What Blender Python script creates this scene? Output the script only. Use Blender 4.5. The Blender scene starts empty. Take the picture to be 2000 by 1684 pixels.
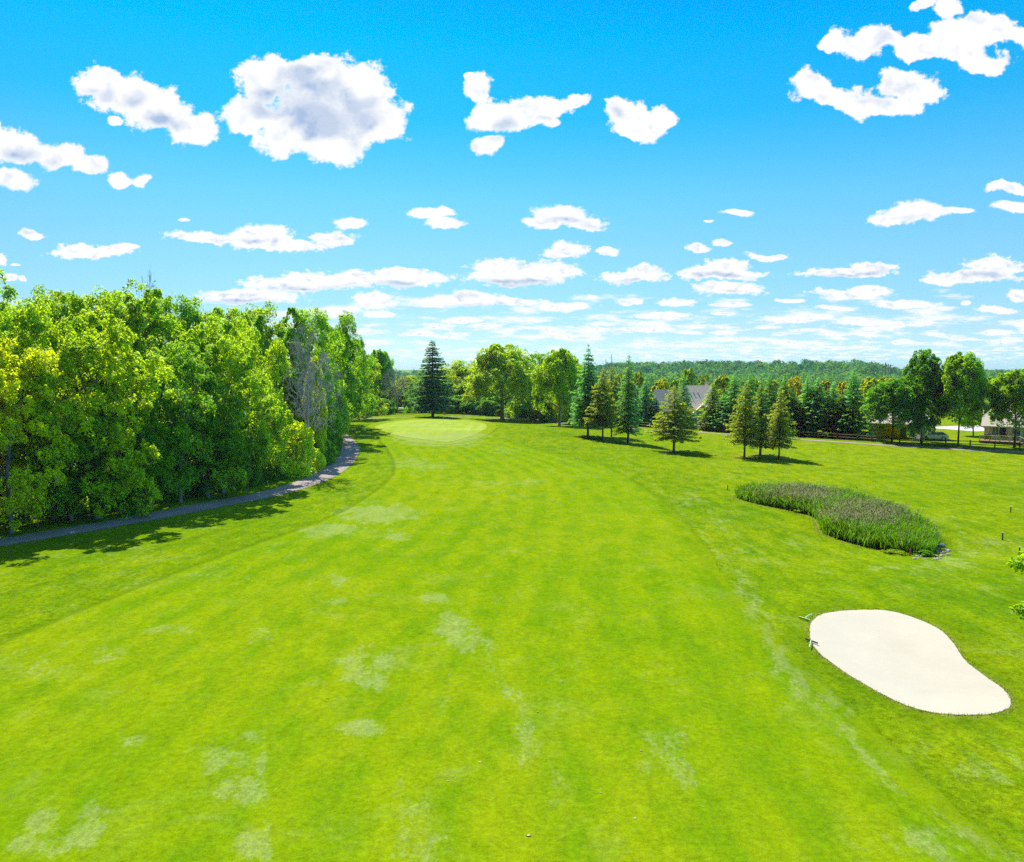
import bpy, math, random
import numpy as np
from mathutils import Vector

R = math.radians
sc = bpy.context.scene
col = sc.collection

# ------------------------------------------------------------------ camera
F = 1558.0            # focal length in photo pixels (2000 wide)
CAMZ = 12.0
PITCH = math.atan(122.0 / F)
cam_d = bpy.data.cameras.new('camera')
cam = bpy.data.objects.new('camera', cam_d)
col.objects.link(cam)
cam_d.sensor_width = 36.0
cam_d.lens = 36.0 * F / 2000.0
cam_d.clip_end = 20000
cam.location = (0, 0, CAMZ)
cam.rotation_euler = (math.pi / 2 - PITCH, 0, 0)
sc.camera = cam

# ------------------------------------------------------------------ light
SUN_EL, SUN_AZ = 50.0, -24.0          # azimuth measured from +Y towards +X
EXPOSURE = 1.2
sun_d = bpy.data.lights.new('sun', 'SUN')
sun = bpy.data.objects.new('sun', sun_d)
col.objects.link(sun)
sun_d.energy = 4.6
sun_d.angle = R(0.5)
sun_d.color = (1.0, 0.95, 0.85)
sdir = Vector((math.sin(R(SUN_AZ)) * math.cos(R(SUN_EL)), math.cos(R(SUN_AZ)) * math.cos(R(SUN_EL)), math.sin(R(SUN_EL))))
sun.rotation_euler = sdir.to_track_quat('Z', 'Y').to_euler()
sun.location = sdir * 200

sc.view_settings.view_transform = 'Standard'
sc.view_settings.look = 'None'
sc.view_settings.exposure = EXPOSURE
sc.view_settings.gamma = 1.0
sc.view_settings.use_curve_mapping = False
sc.cycles.max_bounces = 5
sc.cycles.diffuse_bounces = 2
sc.cycles.glossy_bounces = 2
sc.cycles.transmission_bounces = 3
sc.cycles.transparent_max_bounces = 6
sc.cycles.volume_bounces = 0
sc.cycles.use_denoising = False
sc.cycles.sample_clamp_indirect = 4.0
sc.cycles.caustics_reflective = False
sc.cycles.caustics_refractive = False

# ------------------------------------------------------------------ pixel <-> world helpers
cp, sp = math.cos(PITCH), math.sin(PITCH)

def ray(px, py):
    u = (px - 1000) / F
    v = (842 - py) / F
    return Vector((u, cp + v * sp, v * cp - sp))

def smooth(a, b, x):
    t = np.clip((x - a) / (b - a), 0, 1)
    return t * t * (3 - 2 * t)

def vnoise(x, y, seed=0):
    xi = np.floor(x).astype(np.int64); yi = np.floor(y).astype(np.int64)
    xf = x - xi; yf = y - yi
    def h(a, b):
        n = (a * 374761393 + b * 668265263 + seed * 982451653) & 0x7fffffff
        n = ((n ^ (n >> 13)) * 1274126177) & 0x7fffffff
        n = (n ^ (n >> 16)) & 0xffff
        return n / 65535.0
    u = xf * xf * (3 - 2 * xf); v = yf * yf * (3 - 2 * yf)
    return (h(xi, yi) * (1 - u) + h(xi + 1, yi) * u) * (1 - v) + (h(xi, yi + 1) * (1 - u) + h(xi + 1, yi + 1) * u) * v

def fbm(x, y, seed=0, o=4):
    s = 0; a = 0.5; t = 0
    for k in range(o):
        s = s + a * vnoise(x * 2 ** k, y * 2 ** k, seed + k); t += a; a *= 0.5
    return s / t

def height(x, y):
    x = np.asarray(x, float); y = np.asarray(y, float)
    d = np.hypot(x, y)
    z = 0.9 * (fbm(x / 34 + 7, y / 34 + 3, 5, 2) - 0.5) * smooth(18, 60, d)
    g = lambda cx, cy, rx, ry: np.exp(-(((x - cx) / rx) ** 2 + ((y - cy) / ry) ** 2))
    z = z + 0.9 * g(-15, 165, 16, 24)          # the green
    z = z + 0.8 * g(8, 150, 12, 14)            # hump beside the green
    z = z - 0.6 * g(26, 55, 9, 9)              # reed hollow
    z = z - 0.45 * g(33, 54, 7, 4)
    z = z + 0.25 * g(20, 36, 12, 5) - 0.2 * g(16, 24, 6, 9)
    z = z + 0.25 * g(-24, 48, 10, 14)
    # beyond the houses the land falls into a valley and rises to wooded hills
    z = z - 10.0 * smooth(255, 420, d)
    az = np.degrees(np.arctan2(x, y))
    hill = smooth(620, 900, d) * (0.35 + 0.65 * smooth(2, 9, az) * (1 - smooth(23.5, 26.5, az)))
    z = z + hill * 16.0 + 1.5 * (fbm(x / 160, y / 160, 9, 2) - .5) * smooth(500, 800, d)
    z = z - 10.0 * smooth(1100, 1500, d) * smooth(2, 9, az) * (1 - smooth(23.5, 26.5, az))
    return z

def hz(x, y):
    return float(height(x, y))

def G(px, py):
    """ground point seen at a photo pixel"""
    r = ray(px, py)
    t = CAMZ / max(1e-4, -r.z)
    for _ in range(12):
        p = r * t
        z = hz(p.x, p.y)
        t = t + (CAMZ + p.z - z) / (-r.z) * 0.8
    p = r * t
    return (p.x, p.y)

def at(px, D):
    """ground point at depth D in the direction of photo column px"""
    r = ray(px, 760)
    x = r.x / r.y * D
    return (x, D)

def topz(px, py, D):
    r = ray(px, py)
    return CAMZ + r.z / r.y * D

def to_px(x, y, z):
    dz = z - CAMZ
    depth = np.maximum(y * cp - dz * sp, 0.3)
    v = (y * sp + dz * cp) / depth
    return 1000 + F * x / depth, 842 - F * v

# ------------------------------------------------------------------ object helpers
def tag(o, label=None, cat=None, group=None, kind=None):
    if label: o['label'] = label
    if cat: o['category'] = cat
    if group: o['group'] = group
    if kind: o['kind'] = kind
    return o

def empty(name, loc, rz=0.0):
    o = bpy.data.objects.new(name, None)
    o.empty_display_size = 0.5
    o.location = loc
    o.rotation_euler = (0, 0, rz)
    col.objects.link(o)
    return o

def mesh_np(name, V, Q, mat=None, smooth_=False):
    """V (n,3), Q (m,4) or (m,3) arrays"""
    V = np.asarray(V, np.float32); Q = np.asarray(Q, np.int32)
    me = bpy.data.meshes.new(name)
    k = Q.shape[1]
    me.vertices.add(len(V)); me.vertices.foreach_set('co', V.ravel())
    me.loops.add(Q.size); me.loops.foreach_set('vertex_index', Q.ravel())
    me.polygons.add(len(Q))
    me.polygons.foreach_set('loop_start', np.arange(0, Q.size, k, dtype=np.int32))
    if smooth_:
        me.polygons.foreach_set('use_smooth', np.ones(len(Q), dtype=bool))
    me.update(calc_edges=True)
    if mat: me.materials.append(mat)
    return me

def link(name, me, parent=None, loc=None, color=None):
    o = bpy.data.objects.new(name, me)
    col.objects.link(o)
    if parent: o.parent = parent
    if loc is not None: o.location = loc
    if color is not None: o.color = (*color, 1)
    return o

class MB:
    """collects boxes, tubes and quads into one mesh"""
    def __init__(s):
        s.v = []; s.f = []
    def quad(s, *p):
        n = len(s.v); s.v += [tuple(q) for q in p]; s.f.append(tuple(range(n, n + len(p))))
    def box(s, c, size, rz=0.0, taper=1.0, bev=0.0):
        cx, cy, cz = c; a, b, h = [q / 2 for q in size]
        cr, sr = math.cos(rz), math.sin(rz)
        n = len(s.v)
        for zz, t in ((-h, 1.0), (h, taper)):
            for x, y in ((-a, -b), (a, -b), (a, b), (-a, b)):
                x *= t; y *= t
                s.v.append((cx + x * cr - y * sr, cy + x * sr + y * cr, cz + zz))
        s.f += [(n, n + 3, n + 2, n + 1), (n + 4, n + 5, n + 6, n + 7)]
        for k in range(4):
            s.f.append((n + k, n + (k + 1) % 4, n + 4 + (k + 1) % 4, n + 4 + k))
    def tube(s, pts, rads, n=6, cap=True):
        pts = [Vector(p) for p in pts]
        base = len(s.v)
        for i, p in enumerate(pts):
            d = (pts[min(i + 1, len(pts) - 1)] - pts[max(i - 1, 0)])
            if d.length < 1e-6: d = Vector((0, 0, 1))
            d.normalize()
            u = d.cross(Vector((0.3, 1, 0.1))); u.normalize(); w = d.cross(u)
            for k in range(n):
                a = 2 * math.pi * k / n
                q = p + (u * math.cos(a) + w * math.sin(a)) * rads[i]
                s.v.append(tuple(q))
        for i in range(len(pts) - 1):
            for k in range(n):
                a = base + i * n + k; b = base + i * n + (k + 1) % n
                s.f.append((a, b, b + n, a + n))
        if cap:
            s.f.append(tuple(base + k for k in reversed(range(n))))
            s.f.append(tuple(base + (len(pts) - 1) * n + k for k in range(n)))
    def mesh(s, name, mat, smooth_=False):
        me = bpy.data.meshes.new(name)
        me.from_pydata(s.v, [], s.f)
        if smooth_:
            me.polygons.foreach_set('use_smooth', [True] * len(me.polygons))
        me.update()
        if mat: me.materials.append(mat)
        return me
    def build(s, name, mat, parent=None, smooth_=False, loc=None):
        return link(name, s.mesh(name, mat, smooth_), parent, loc)

# ------------------------------------------------------------------ node helpers
class NT:
    def __init__(s, nt):
        s.nt = nt; s.n = nt.nodes; s.l = nt.links
    def new(s, t, **kw):
        n = s.n.new(t)
        for k, v in kw.items(): setattr(n, k, v)
        return n
    def put(s, sock, v):
        if hasattr(v, 'is_output') or isinstance(v, bpy.types.NodeSocket): s.l.new(v, sock)
        else: sock.default_value = v
    def math(s, op, a, b=0.0, c=None, clamp=False):
        n = s.new('ShaderNodeMath', operation=op, use_clamp=clamp)
        s.put(n.inputs[0], a); s.put(n.inputs[1], b)
        if c is not None: s.put(n.inputs[2], c)
        return n.outputs[0]
    def vmath(s, op, a, b=None, c=None, out=0):
        n = s.new('ShaderNodeVectorMath', operation=op)
        s.put(n.inputs[0], a)
        if b is not None: s.put(n.inputs[1], b)
        if c is not None: s.put(n.inputs[2], c)
        return n.outputs[out]
    def scale(s, a, f):
        n = s.new('ShaderNodeVectorMath', operation='SCALE')
        s.put(n.inputs[0], a); s.put(n.inputs['Scale'], f)
        return n.outputs[0]
    def mix(s, f, a, b, blend='MIX'):
        n = s.new('ShaderNodeMix', data_type='RGBA', blend_type=blend)
        s.put(n.inputs[0], f)
        for i, v in ((6, a), (7, b)):
            if isinstance(v, (tuple, list)): v = (*v[:3], 1.0)
            s.put(n.inputs[i], v)
        return n.outputs[2]
    def rng(s, v, a, b, c=0.0, d=1.0, smooth_=False):
        n = s.new('ShaderNodeMapRange')
        if smooth_: n.interpolation_type = 'SMOOTHSTEP'
        s.put(n.inputs[0], v); s.put(n.inputs[1], a); s.put(n.inputs[2], b); s.put(n.inputs[3], c); s.put(n.inputs[4], d)
        return n.outputs[0]
    def noise(s, vec, scale, detail=3.0, rough=0.5, dist=0.0):
        n = s.new('ShaderNodeTexNoise')
        if vec is not None: s.l.new(vec, n.inputs['Vector'])
        n.inputs['Scale'].default_value = scale; n.inputs['Detail'].default_value = detail
        n.inputs['Roughness'].default_value = rough; n.inputs['Distortion'].default_value = dist
        return n.outputs['Fac']
    def attr(s, name):
        return s.new('ShaderNodeAttribute', attribute_name=name).outputs['Fac']

def new_mat(name):
    m = bpy.data.materials.new(name); m.use_nodes = True
    t = NT(m.node_tree)
    bsdf = m.node_tree.nodes['Principled BSDF']
    return m, t, bsdf

# ------------------------------------------------------------------ sky (world)
CLOUDS = [
 (190,165,58,28),(240,190,68,34),(310,218,64,38),(270,190,50,36),(372,247,56,29),(228,238,22,8),
 (520,160,54,44),(620,158,72,48),(705,188,66,50),(735,235,62,48),(490,222,62,30),(600,240,112,58),(655,285,78,34),
 (932,178,30,26),(955,235,46,34),(990,240,50,30),(1030,222,50,30),(1075,235,26,18),(1075,205,38,22),(1122,190,30,12),(958,286,38,20),(925,160,18,10),
 (1250,232,58,32),(1215,215,30,28),(1255,245,48,24),(1298,225,32,26),
 (1585,172,50,28),(1630,190,56,24),(1670,202,58,20),(1740,212,72,22),(1760,158,50,34),(1800,170,44,30),(1700,215,60,18),
 (1640,85,24,12),(1700,78,58,24),(1790,96,60,20),(1845,72,52,24),(1880,95,60,24),(1862,30,34,18),(1920,60,54,26),(1925,112,56,14),(1995,78,40,16),(1812,16,36,9),
 (35,290,62,36),(110,298,56,26),(170,318,46,22),(18,350,50,18),(3,252,14,14),(232,352,24,15),(275,354,13,13),
 (65,457,26,9),(180,494,92,12),(150,485,38,12),(238,488,34,9),(357,428,13,4),
 (400,460,80,12),(500,460,78,24),(565,478,66,13),(650,462,50,15),(685,430,36,12),
 (840,414,56,12),(872,432,44,12),(1095,416,62,22),(1060,432,46,12),(1142,432,42,13),
 (1435,416,32,7),(1385,437,12,3),(1790,412,66,20),(1735,426,42,13),(1862,410,38,8),(1975,368,44,10),(1982,402,46,11),
 (1108,485,40,16),(1090,495,36,8),(1188,487,24,9),(1365,490,24,10),(1412,478,20,6),(1500,495,46,8),
 (1010,538,116,20),(970,520,58,16),(1075,528,58,20),
 (1235,540,72,14),(1255,527,34,12),(1405,535,98,14),(1425,522,48,18),(1420,565,76,14),
 (1650,532,96,10),(1705,521,48,12),(1900,538,104,14),(1945,517,58,18),(1835,546,44,8),
 (480,578,112,16),(560,556,100,15),(600,545,60,18),(690,548,70,18),(800,548,84,17),(790,535,50,12),
 (730,590,48,18),(900,590,112,12),(920,578,50,12),(1010,592,58,9),(1100,602,60,10),
 (1670,573,86,9),(1690,563,40,8),(1770,592,64,9),(1635,601,44,5),(1545,588,32,5),(1430,597,42,6),(1320,594,44,8),(1230,588,30,8),(1155,582,14,4),
 (1290,617,64,7),(1415,615,28,4),(0,510,18,12),(35,520,15,3),(15,542,22,9),(45,545,12,6),
 (740,615,38,7),(905,628,46,7),(1260,642,70,6),(1540,626,60,8),(1700,628,84,8),(1945,605,46,8),(1990,575,22,15),(1885,590,14,6)]

world = bpy.data.worlds.new('World')
sc.world = world
world.use_nodes = True
world.cycles.sampling_method = 'MANUAL'
world.cycles.sample_map_resolution = 512
w = NT(world.node_tree)
bg = world.node_tree.nodes['Background']
sky = w.new('ShaderNodeTexSky', sky_type='NISHITA')
sky.sun_disc = False
sky.sun_elevation = R(SUN_EL)
sky.sun_rotation = R(SUN_AZ)
sky.altitude = 200
sky.air_density = 1.0
sky.dust_density = 0.6
sky.ozone_density = 2.0
SKY_STRENGTH = 0.10
tc = w.new('ShaderNodeTexCoord')
gen = tc.outputs['Generated']
sep = w.new('ShaderNodeSeparateXYZ'); w.l.new(gen, sep.inputs[0])
yc = w.math('MAXIMUM', sep.outputs['Y'], 0.05)
s_ = w.math('DIVIDE', sep.outputs['X'], yc)
t_ = w.math('DIVIDE', sep.outputs['Z'], yc)
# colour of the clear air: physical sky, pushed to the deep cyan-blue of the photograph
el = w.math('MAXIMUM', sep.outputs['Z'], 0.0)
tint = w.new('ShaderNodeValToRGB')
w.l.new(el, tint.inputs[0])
SKY_TINT = [(0.013, (.337, .515, .79)), (0.045, (.30, .431, .589)), (0.077, (.259, .423, .531)), (0.14, (.24, .454, .52)), (0.20, (.182, .492, .549)), (0.289, (.036, .476, .602)), (0.37, (0.0, .485, .652)), (0.415, (0, .424, .651)), (0.55, (.45, .75, .85)), (1.0, (.75, .95, 1.0))]  # highest stops, above the view, are brightened to add fill light
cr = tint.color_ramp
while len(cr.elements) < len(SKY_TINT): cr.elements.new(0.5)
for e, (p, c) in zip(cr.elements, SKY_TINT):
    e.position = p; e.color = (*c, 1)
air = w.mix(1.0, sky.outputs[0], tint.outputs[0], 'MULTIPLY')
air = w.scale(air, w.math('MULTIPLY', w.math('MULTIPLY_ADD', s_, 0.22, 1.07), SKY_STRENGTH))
# clouds: field of soft puffs, roughened by fractal noise that gets finer towards the horizon
ta = w.math('ADD', w.math('MAXIMUM', t_, 0.0), 0.05)
q1 = w.math('DIVIDE', s_, ta)
q2 = w.math('LOGARITHM', ta, math.e)
cq = w.new('ShaderNodeCombineXYZ'); w.put(cq.inputs[0], q1); w.put(cq.inputs[1], q2); cq.inputs[2].default_value = 0.0
q = cq.outputs[0]
cpn = w.new('ShaderNodeCombineXYZ'); w.put(cpn.inputs[0], s_); w.put(cpn.inputs[1], t_); cpn.inputs[2].default_value = 0.0
PP = cpn.outputs[0]
b_hi = w.rng(t_, 0.14, 0.24, 0, 1, True)
b_lo = w.rng(t_, 0.05, 0.09, 1, 0, True)
def banded(sc1, detail, rough, shift=(0.0, 0.0), hi_only=False):
    def one(k, sy):
        v = w.vmath('MULTIPLY_ADD', PP, (1.0, sy, 0.0), (shift[0] / k, shift[1] * sy / k, 1.7 * k))
        return w.noise(v, sc1 * k, detail, rough)
    a, b, c_ = one(1.0, 1.15), one(2.3, 1.7), one(5.0, 2.4)
    def mx(f, x, y):
        return w.math('ADD', w.math('MULTIPLY', x, w.math('SUBTRACT', 1.0, f)), w.math('MULTIPLY', y, f))
    return mx(b_lo, mx(b_hi, b, a), c_)
n_big = banded(17.0, 3.0, 0.55)
n_mid = banded(44.0, 9.0, 0.68)
wn = w.new('ShaderNodeTexNoise'); w.l.new(PP, wn.inputs['Vector']); wn.inputs['Scale'].default_value = 14.0; wn.inputs['Detail'].default_value = 4.0
warp = w.vmath('SUBTRACT', wn.outputs['Color'], (0.5, 0.5, 0.5))
warp = w.scale(warp, w.math('MULTIPLY', ta, 0.14))
P = w.vmath('MULTIPLY', w.vmath('ADD', cpn.outputs[0], warp), (1.0, 1.0, 0.0))
fld = None
for (cx, cy, rx, ry) in CLOUDS:
    d = ray(cx, cy)
    cs, ct = d.x / d.y, d.z / d.y
    irx, iry = F / (rx * 1.08), F / (ry * 1.08)
    v = w.vmath('MULTIPLY_ADD', P, (irx, iry, 0.0), (-cs * irx, -ct * iry, 0.0))
    L = w.vmath('LENGTH', v, out='Value') if False else None
    n = w.new('ShaderNodeVectorMath', operation='LENGTH'); w.l.new(v, n.inputs[0])
    L = n.outputs['Value']
    fld = L if fld is None else w.math('SMOOTH_MIN', fld, L, 0.25)
field = w.math('SUBTRACT', 1.0, fld)
nz = w.math('ADD', w.math('MULTIPLY', w.math('SUBTRACT', n_mid, 0.5), 2.7), w.math('MULTIPLY', w.math('SUBTRACT', n_big, 0.5), 1.1))
nz = w.math('MULTIPLY', nz, w.rng(field, 0.10, 0.45, 1.0, 0.15))
dens = w.math('ADD', nz, w.math('MULTIPLY', field, 1.45))
# far small cumulus towards the horizon
tb = w.math('ADD', w.math('MAXIMUM', t_, 0.0), 0.02)
def farn(k, sy):
    return w.noise(w.vmath('MULTIPLY_ADD', PP, (1.0, sy, 0.0), (0.0, 0.0, 3.3 * k)), 11.0 * k, 6.0, 0.58)
fa, fb, fc = farn(1.0, 5.0), farn(2.2, 5.5), farn(4.5, 6.5)
fx = w.rng(t_, 0.05, 0.075, 0, 1, True); fy = w.rng(t_, 0.018, 0.032, 0, 1, True)
n_far = w.math('ADD', w.math('MULTIPLY', fa, fx), w.math('MULTIPLY', w.math('SUBTRACT', 1.0, fx), w.math('ADD', w.math('MULTIPLY', fb, fy), w.math('MULTIPLY', fc, w.math('SUBTRACT', 1.0, fy)))))
band = w.math('MULTIPLY', w.rng(t_, 0.0, 0.012, 0, 1), w.rng(t_, 0.065, 0.125, 1, 0))
dfar = w.math('MULTIPLY', w.math('SUBTRACT', n_far, w.rng(band, 0, 1, 0.74, 0.448)), 3.8)
dens = w.math('MAXIMUM', dens, dfar)
soft = w.rng(t_, 0.0, 0.4, 0.60, 0.42)
mask = w.rng(dens, 0.0, soft, 0, 1, True)
# self shading of the cloud: thick middles of the bases are grey, rims stay white
GREYS = [(612,200,120,30,1.0),(640,232,90,34,1.0),(585,165,50,26,.8),(520,215,40,18,.5),(330,240,48,14,.45),(165,178,30,14,.3),(270,200,26,14,.35),(40,308,50,22,.5),
 (985,252,28,20,.35),(1060,230,30,8,.35),(1216,222,16,12,.35),(1610,195,40,12,.3),(1760,165,40,14,.2),(1900,50,60,14,.15),(500,468,50,6,.4),(1100,428,50,7,.45),(1010,552,90,9,.8),(1080,425,40,6,.3),
 (620,562,110,7,.55),(770,560,50,9,.7),(460,588,80,6,.5),(940,600,80,5,.5),(1410,540,70,7,.5),(1640,541,50,6,.6),(1715,531,38,6,.6),(1930,538,70,8,.5),(1790,425,60,7,.3),(1430,572,40,5,.4),(1240,550,40,6,.3)]
gf = None
for (cx, cy, rx, ry, k_) in GREYS:
    d = ray(cx, cy); cs, ct = d.x / d.y, d.z / d.y
    irx, iry = F / (rx * 1.25), F / (ry * 1.25)
    n = w.new('ShaderNodeVectorMath', operation='LENGTH'); w.l.new(w.vmath('MULTIPLY_ADD', P, (irx, iry, 0.0), (-cs * irx, -ct * iry, 0.0)), n.inputs[0])
    v = w.math('MULTIPLY', w.math('SUBTRACT', 1.0, n.outputs['Value']), k_)
    gf = v if gf is None else w.math('MAXIMUM', gf, v)
relief = w.math('SUBTRACT', banded(30.0, 3.0, 0.5, (0.2, 0.9)), banded(30.0, 3.0, 0.5))
n_g = banded(20.0, 4.0, 0.5)
gm = w.rng(w.math('ADD', gf, w.math('MULTIPLY', w.math('SUBTRACT', n_g, .5), 0.9)), -0.02, 0.5, 0, 1, True)
inner = w.rng(dens, 0.15, 0.8, 0, 1)
grey = w.math('MULTIPLY', inner, w.math('ADD', w.math('MULTIPLY', gm, 0.75), w.math('MULTIPLY', w.rng(relief, 0.02, 0.30, 0, 1), 0.55)), clamp=True)
CW = 1.04 / 2 ** EXPOSURE
ccol = w.mix(grey, (CW, CW, CW), (CW * .40, CW * .53, CW * .76))
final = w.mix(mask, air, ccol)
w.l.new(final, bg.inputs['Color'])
bg.inputs['Strength'].default_value = 1.0
#@@MAT@@
# ------------------------------------------------------------------ materials
def grass_material(name, lo, hi, fine=1.0, stripe=0.0):
    m, t, b = new_mat(name)
    geo = t.new('ShaderNodeNewGeometry'); pos = geo.outputs['Position']
    n1 = t.noise(pos, 0.09, 4, 0.55, 0.4)
    st = t.vmath('MULTIPLY', pos, (1.0, 0.42, 1.0))
    n2 = t.noise(st, 0.8, 5, 0.6)
    n3 = t.noise(pos, 5.0, 4, 0.65)
    n4 = t.noise(pos, 24.0, 3, 0.7)
    f = t.math('ADD', t.math('MULTIPLY', t.math('SUBTRACT', n1, .5), 1.5), t.math('MULTIPLY', t.math('SUBTRACT', n2, .5), 2.4))
    f = t.math('ADD', t.math('ADD', f, 0.5), t.math('MULTIPLY', t.attr('stripe'), 0.22))
    c = t.mix(t.math('MULTIPLY', f, 1.0, clamp=True), lo, hi)
    # yellow and pale, thin patches with ragged edges
    yel = t.math('MULTIPLY', t.attr('yel'), t.rng(n2, 0.35, 0.62, 0.15, 1.0))
    c = t.mix(t.math('MULTIPLY', yel, 0.8, clamp=True), c, (0.175, 0.215, 0.004))
    natural = t.math('MULTIPLY', t.rng(t.noise(pos, 0.30, 8, 0.68, 0.8), 0.55, 0.72, 0, 0.7), t.rng(n2, 0.4, 0.6, 0.2, 1))
    pn = t.math('ADD', t.math('MULTIPLY', t.math('SUBTRACT', t.noise(st, 1.3, 3, 0.6), .5), 3.0), t.math('MULTIPLY', t.math('SUBTRACT', t.noise(st, 7.0, 6, 0.8), .5), 3.4))
    pa = t.attr('pale')
    pale = t.math('MULTIPLY', t.rng(t.math('ADD', pa, t.math('MULTIPLY', pn, 0.85)), 0.35, 0.85, 0.0, 1.0), t.rng(pa, 0.0, 0.15, 0.0, 1.0))
    pale = t.math('MULTIPLY', pale, t.rng(t.noise(pos, 11.0, 4, 0.8), 0.38, 0.6, 0.35, 1.15))
    pale = t.math('MAXIMUM', t.math('MULTIPLY', pale, 0.8), t.math('MULTIPLY', natural, 0.6))
    c = t.mix(t.math('MULTIPLY', pale, 0.85, clamp=True), c, (0.185, 0.235, 0.070))
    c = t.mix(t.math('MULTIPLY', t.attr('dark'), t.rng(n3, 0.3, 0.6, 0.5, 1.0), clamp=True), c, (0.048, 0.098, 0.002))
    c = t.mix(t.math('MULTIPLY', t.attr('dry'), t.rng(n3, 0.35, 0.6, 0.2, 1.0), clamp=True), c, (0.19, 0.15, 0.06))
    n5 = t.noise(t.vmath('MULTIPLY', pos, (1.0, 0.6, 1.0)), 2.2, 6, 0.75)
    v = t.math('ADD', t.math('MULTIPLY', t.math('SUBTRACT', n3, .5), 1.3 * fine), t.math('MULTIPLY', t.math('SUBTRACT', n4, .5), 1.5 * fine))
    v = t.math('ADD', v, t.math('MULTIPLY', t.math('SUBTRACT', n5, .5), 1.0 * fine))
    v = t.math('ADD', v, 1.0)
    c = t.scale(c, v)
    t.l.new(c, b.inputs['Base Color'])
    # fallen yellow flecks and seed heads in the turf
    fl = t.rng(t.noise(pos, 17.0, 2, 0.5), 0.70, 0.76, 0, 0.5)
    c = t.mix(fl, c, (0.24, 0.26, 0.03))
    t.l.new(c, b.inputs['Base Color'])
    b.inputs['Roughness'].default_value = 0.9
    b.inputs['Specular IOR Level'].default_value = 0.0
    bump = t.new('ShaderNodeBump'); bump.inputs['Strength'].default_value = 0.55; bump.inputs['Distance'].default_value = 0.06 * fine
    h = t.math('ADD', t.math('MULTIPLY', n3, 1.2), t.math('MULTIPLY', n4, 0.5))
    h = t.math('ADD', h, t.math('MULTIPLY', n2, 2.0))
    t.l.new(h, bump.inputs['Height']); t.l.new(bump.outputs[0], b.inputs['Normal'])
    return m

M = {}
M['rough'] = grass_material('rough_grass', (0.064, 0.136, 0.002), (0.128, 0.192, 0.002), 1.15)
M['fairway'] = grass_material('fairway_grass', (0.086, 0.168, 0.002), (0.140, 0.204, 0.002), 0.7)
M['green'] = grass_material('putting_green_grass', (0.175, 0.250, 0.020), (0.250, 0.310, 0.055), 0.35)
M['fringe'] = grass_material('fringe_grass', (0.125, 0.188, 0.003), (0.160, 0.215, 0.006), 0.5)

def leaf_material(name, base, trans, tw=0.35, var=0.35, warm=None, rough=0.55):
    """leaf cards: tint comes from the object's own colour; every leaf differs a little"""
    m, t, b = new_mat(name)
    oi = t.new('ShaderNodeObjectInfo')
    geo = t.new('ShaderNodeNewGeometry')
    rnd = geo.outputs['Random Per Island']
    n = t.noise(geo.outputs['Position'], 0.55, 3, 0.6)
    v = t.math('ADD', t.rng(rnd, 0, 1, 1 - var, 1 + var), t.math('MULTIPLY', t.math('SUBTRACT', n, .5), 1.0))
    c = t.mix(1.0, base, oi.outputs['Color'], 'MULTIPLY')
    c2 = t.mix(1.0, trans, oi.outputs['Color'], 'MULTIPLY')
    if warm:
        wf = t.math('MULTIPLY', t.rng(t.noise(geo.outputs['Position'], 0.3, 2), 0.45, 0.7, 0, 1), 0.7)
        c = t.mix(wf, c, warm)
    c = t.scale(c, v); c2 = t.scale(c2, v)
    t.l.new(c, b.inputs['Base Color'])
    b.inputs['Roughness'].default_value = rough
    b.inputs['Specular IOR Level'].default_value = 0.10
    tr = t.new('ShaderNodeBsdfTranslucent'); t.l.new(c2, tr.inputs['Color'])
    mx = t.new('ShaderNodeMixShader'); mx.inputs[0].default_value = tw
    t.l.new(b.outputs[0], mx.inputs[1]); t.l.new(tr.outputs[0], mx.inputs[2])
    out = m.node_tree.nodes['Material Output']
    t.l.new(mx.outputs[0], out.inputs['Surface'])
    return m

M['leaf'] = leaf_material('broad_leaf', (0.195, 0.340, 0.005), (0.50, 0.78, 0.004), 0.43)
M['needle'] = leaf_material('spruce_needle', (0.105, 0.245, 0.095), (0.20, 0.42, 0.04), 0.36, 0.4, rough=0.6)
M['far_leaf'] = leaf_material('far_leaf', (0.17, 0.31, 0.010), (0.36, 0.55, 0.005), 0.45, 0.3)
M['reed'] = leaf_material('reed_blade', (0.100, 0.235, 0.006), (0.20, 0.43, 0.005), 0.42, 0.35)
M['reedtop'] = leaf_material('reed_plume', (0.31, 0.30, 0.16), (0.31, 0.31, 0.14), 0.30, 0.35)

def plain(name, c, rough=0.8, spec=0.3, nscale=6.0, amt=0.35, metal=0.0, bump=0.0, stretch=(1, 1, 1)):
    m, t, b = new_mat(name)
    tc_ = t.new('ShaderNodeTexCoord')
    p = t.vmath('MULTIPLY', tc_.outputs['Object'], stretch)
    n = t.noise(p, nscale, 5, 0.6)
    v = t.math('ADD', t.math('MULTIPLY', t.math('SUBTRACT', n, .5), amt * 2), 1.0)
    cc = t.new('ShaderNodeRGB'); cc.outputs[0].default_value = (*c, 1)
    t.l.new(t.scale(cc.outputs[0], v), b.inputs['Base Color'])
    b.inputs['Roughness'].default_value = rough
    b.inputs['Specular IOR Level'].default_value = spec
    b.inputs['Metallic'].default_value = metal
    if bump:
        bm = t.new('ShaderNodeBump'); bm.inputs['Strength'].default_value = bump; bm.inputs['Distance'].default_value = 0.05
        t.l.new(n, bm.inputs['Height']); t.l.new(bm.outputs[0], b.inputs['Normal'])
    return m

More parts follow.
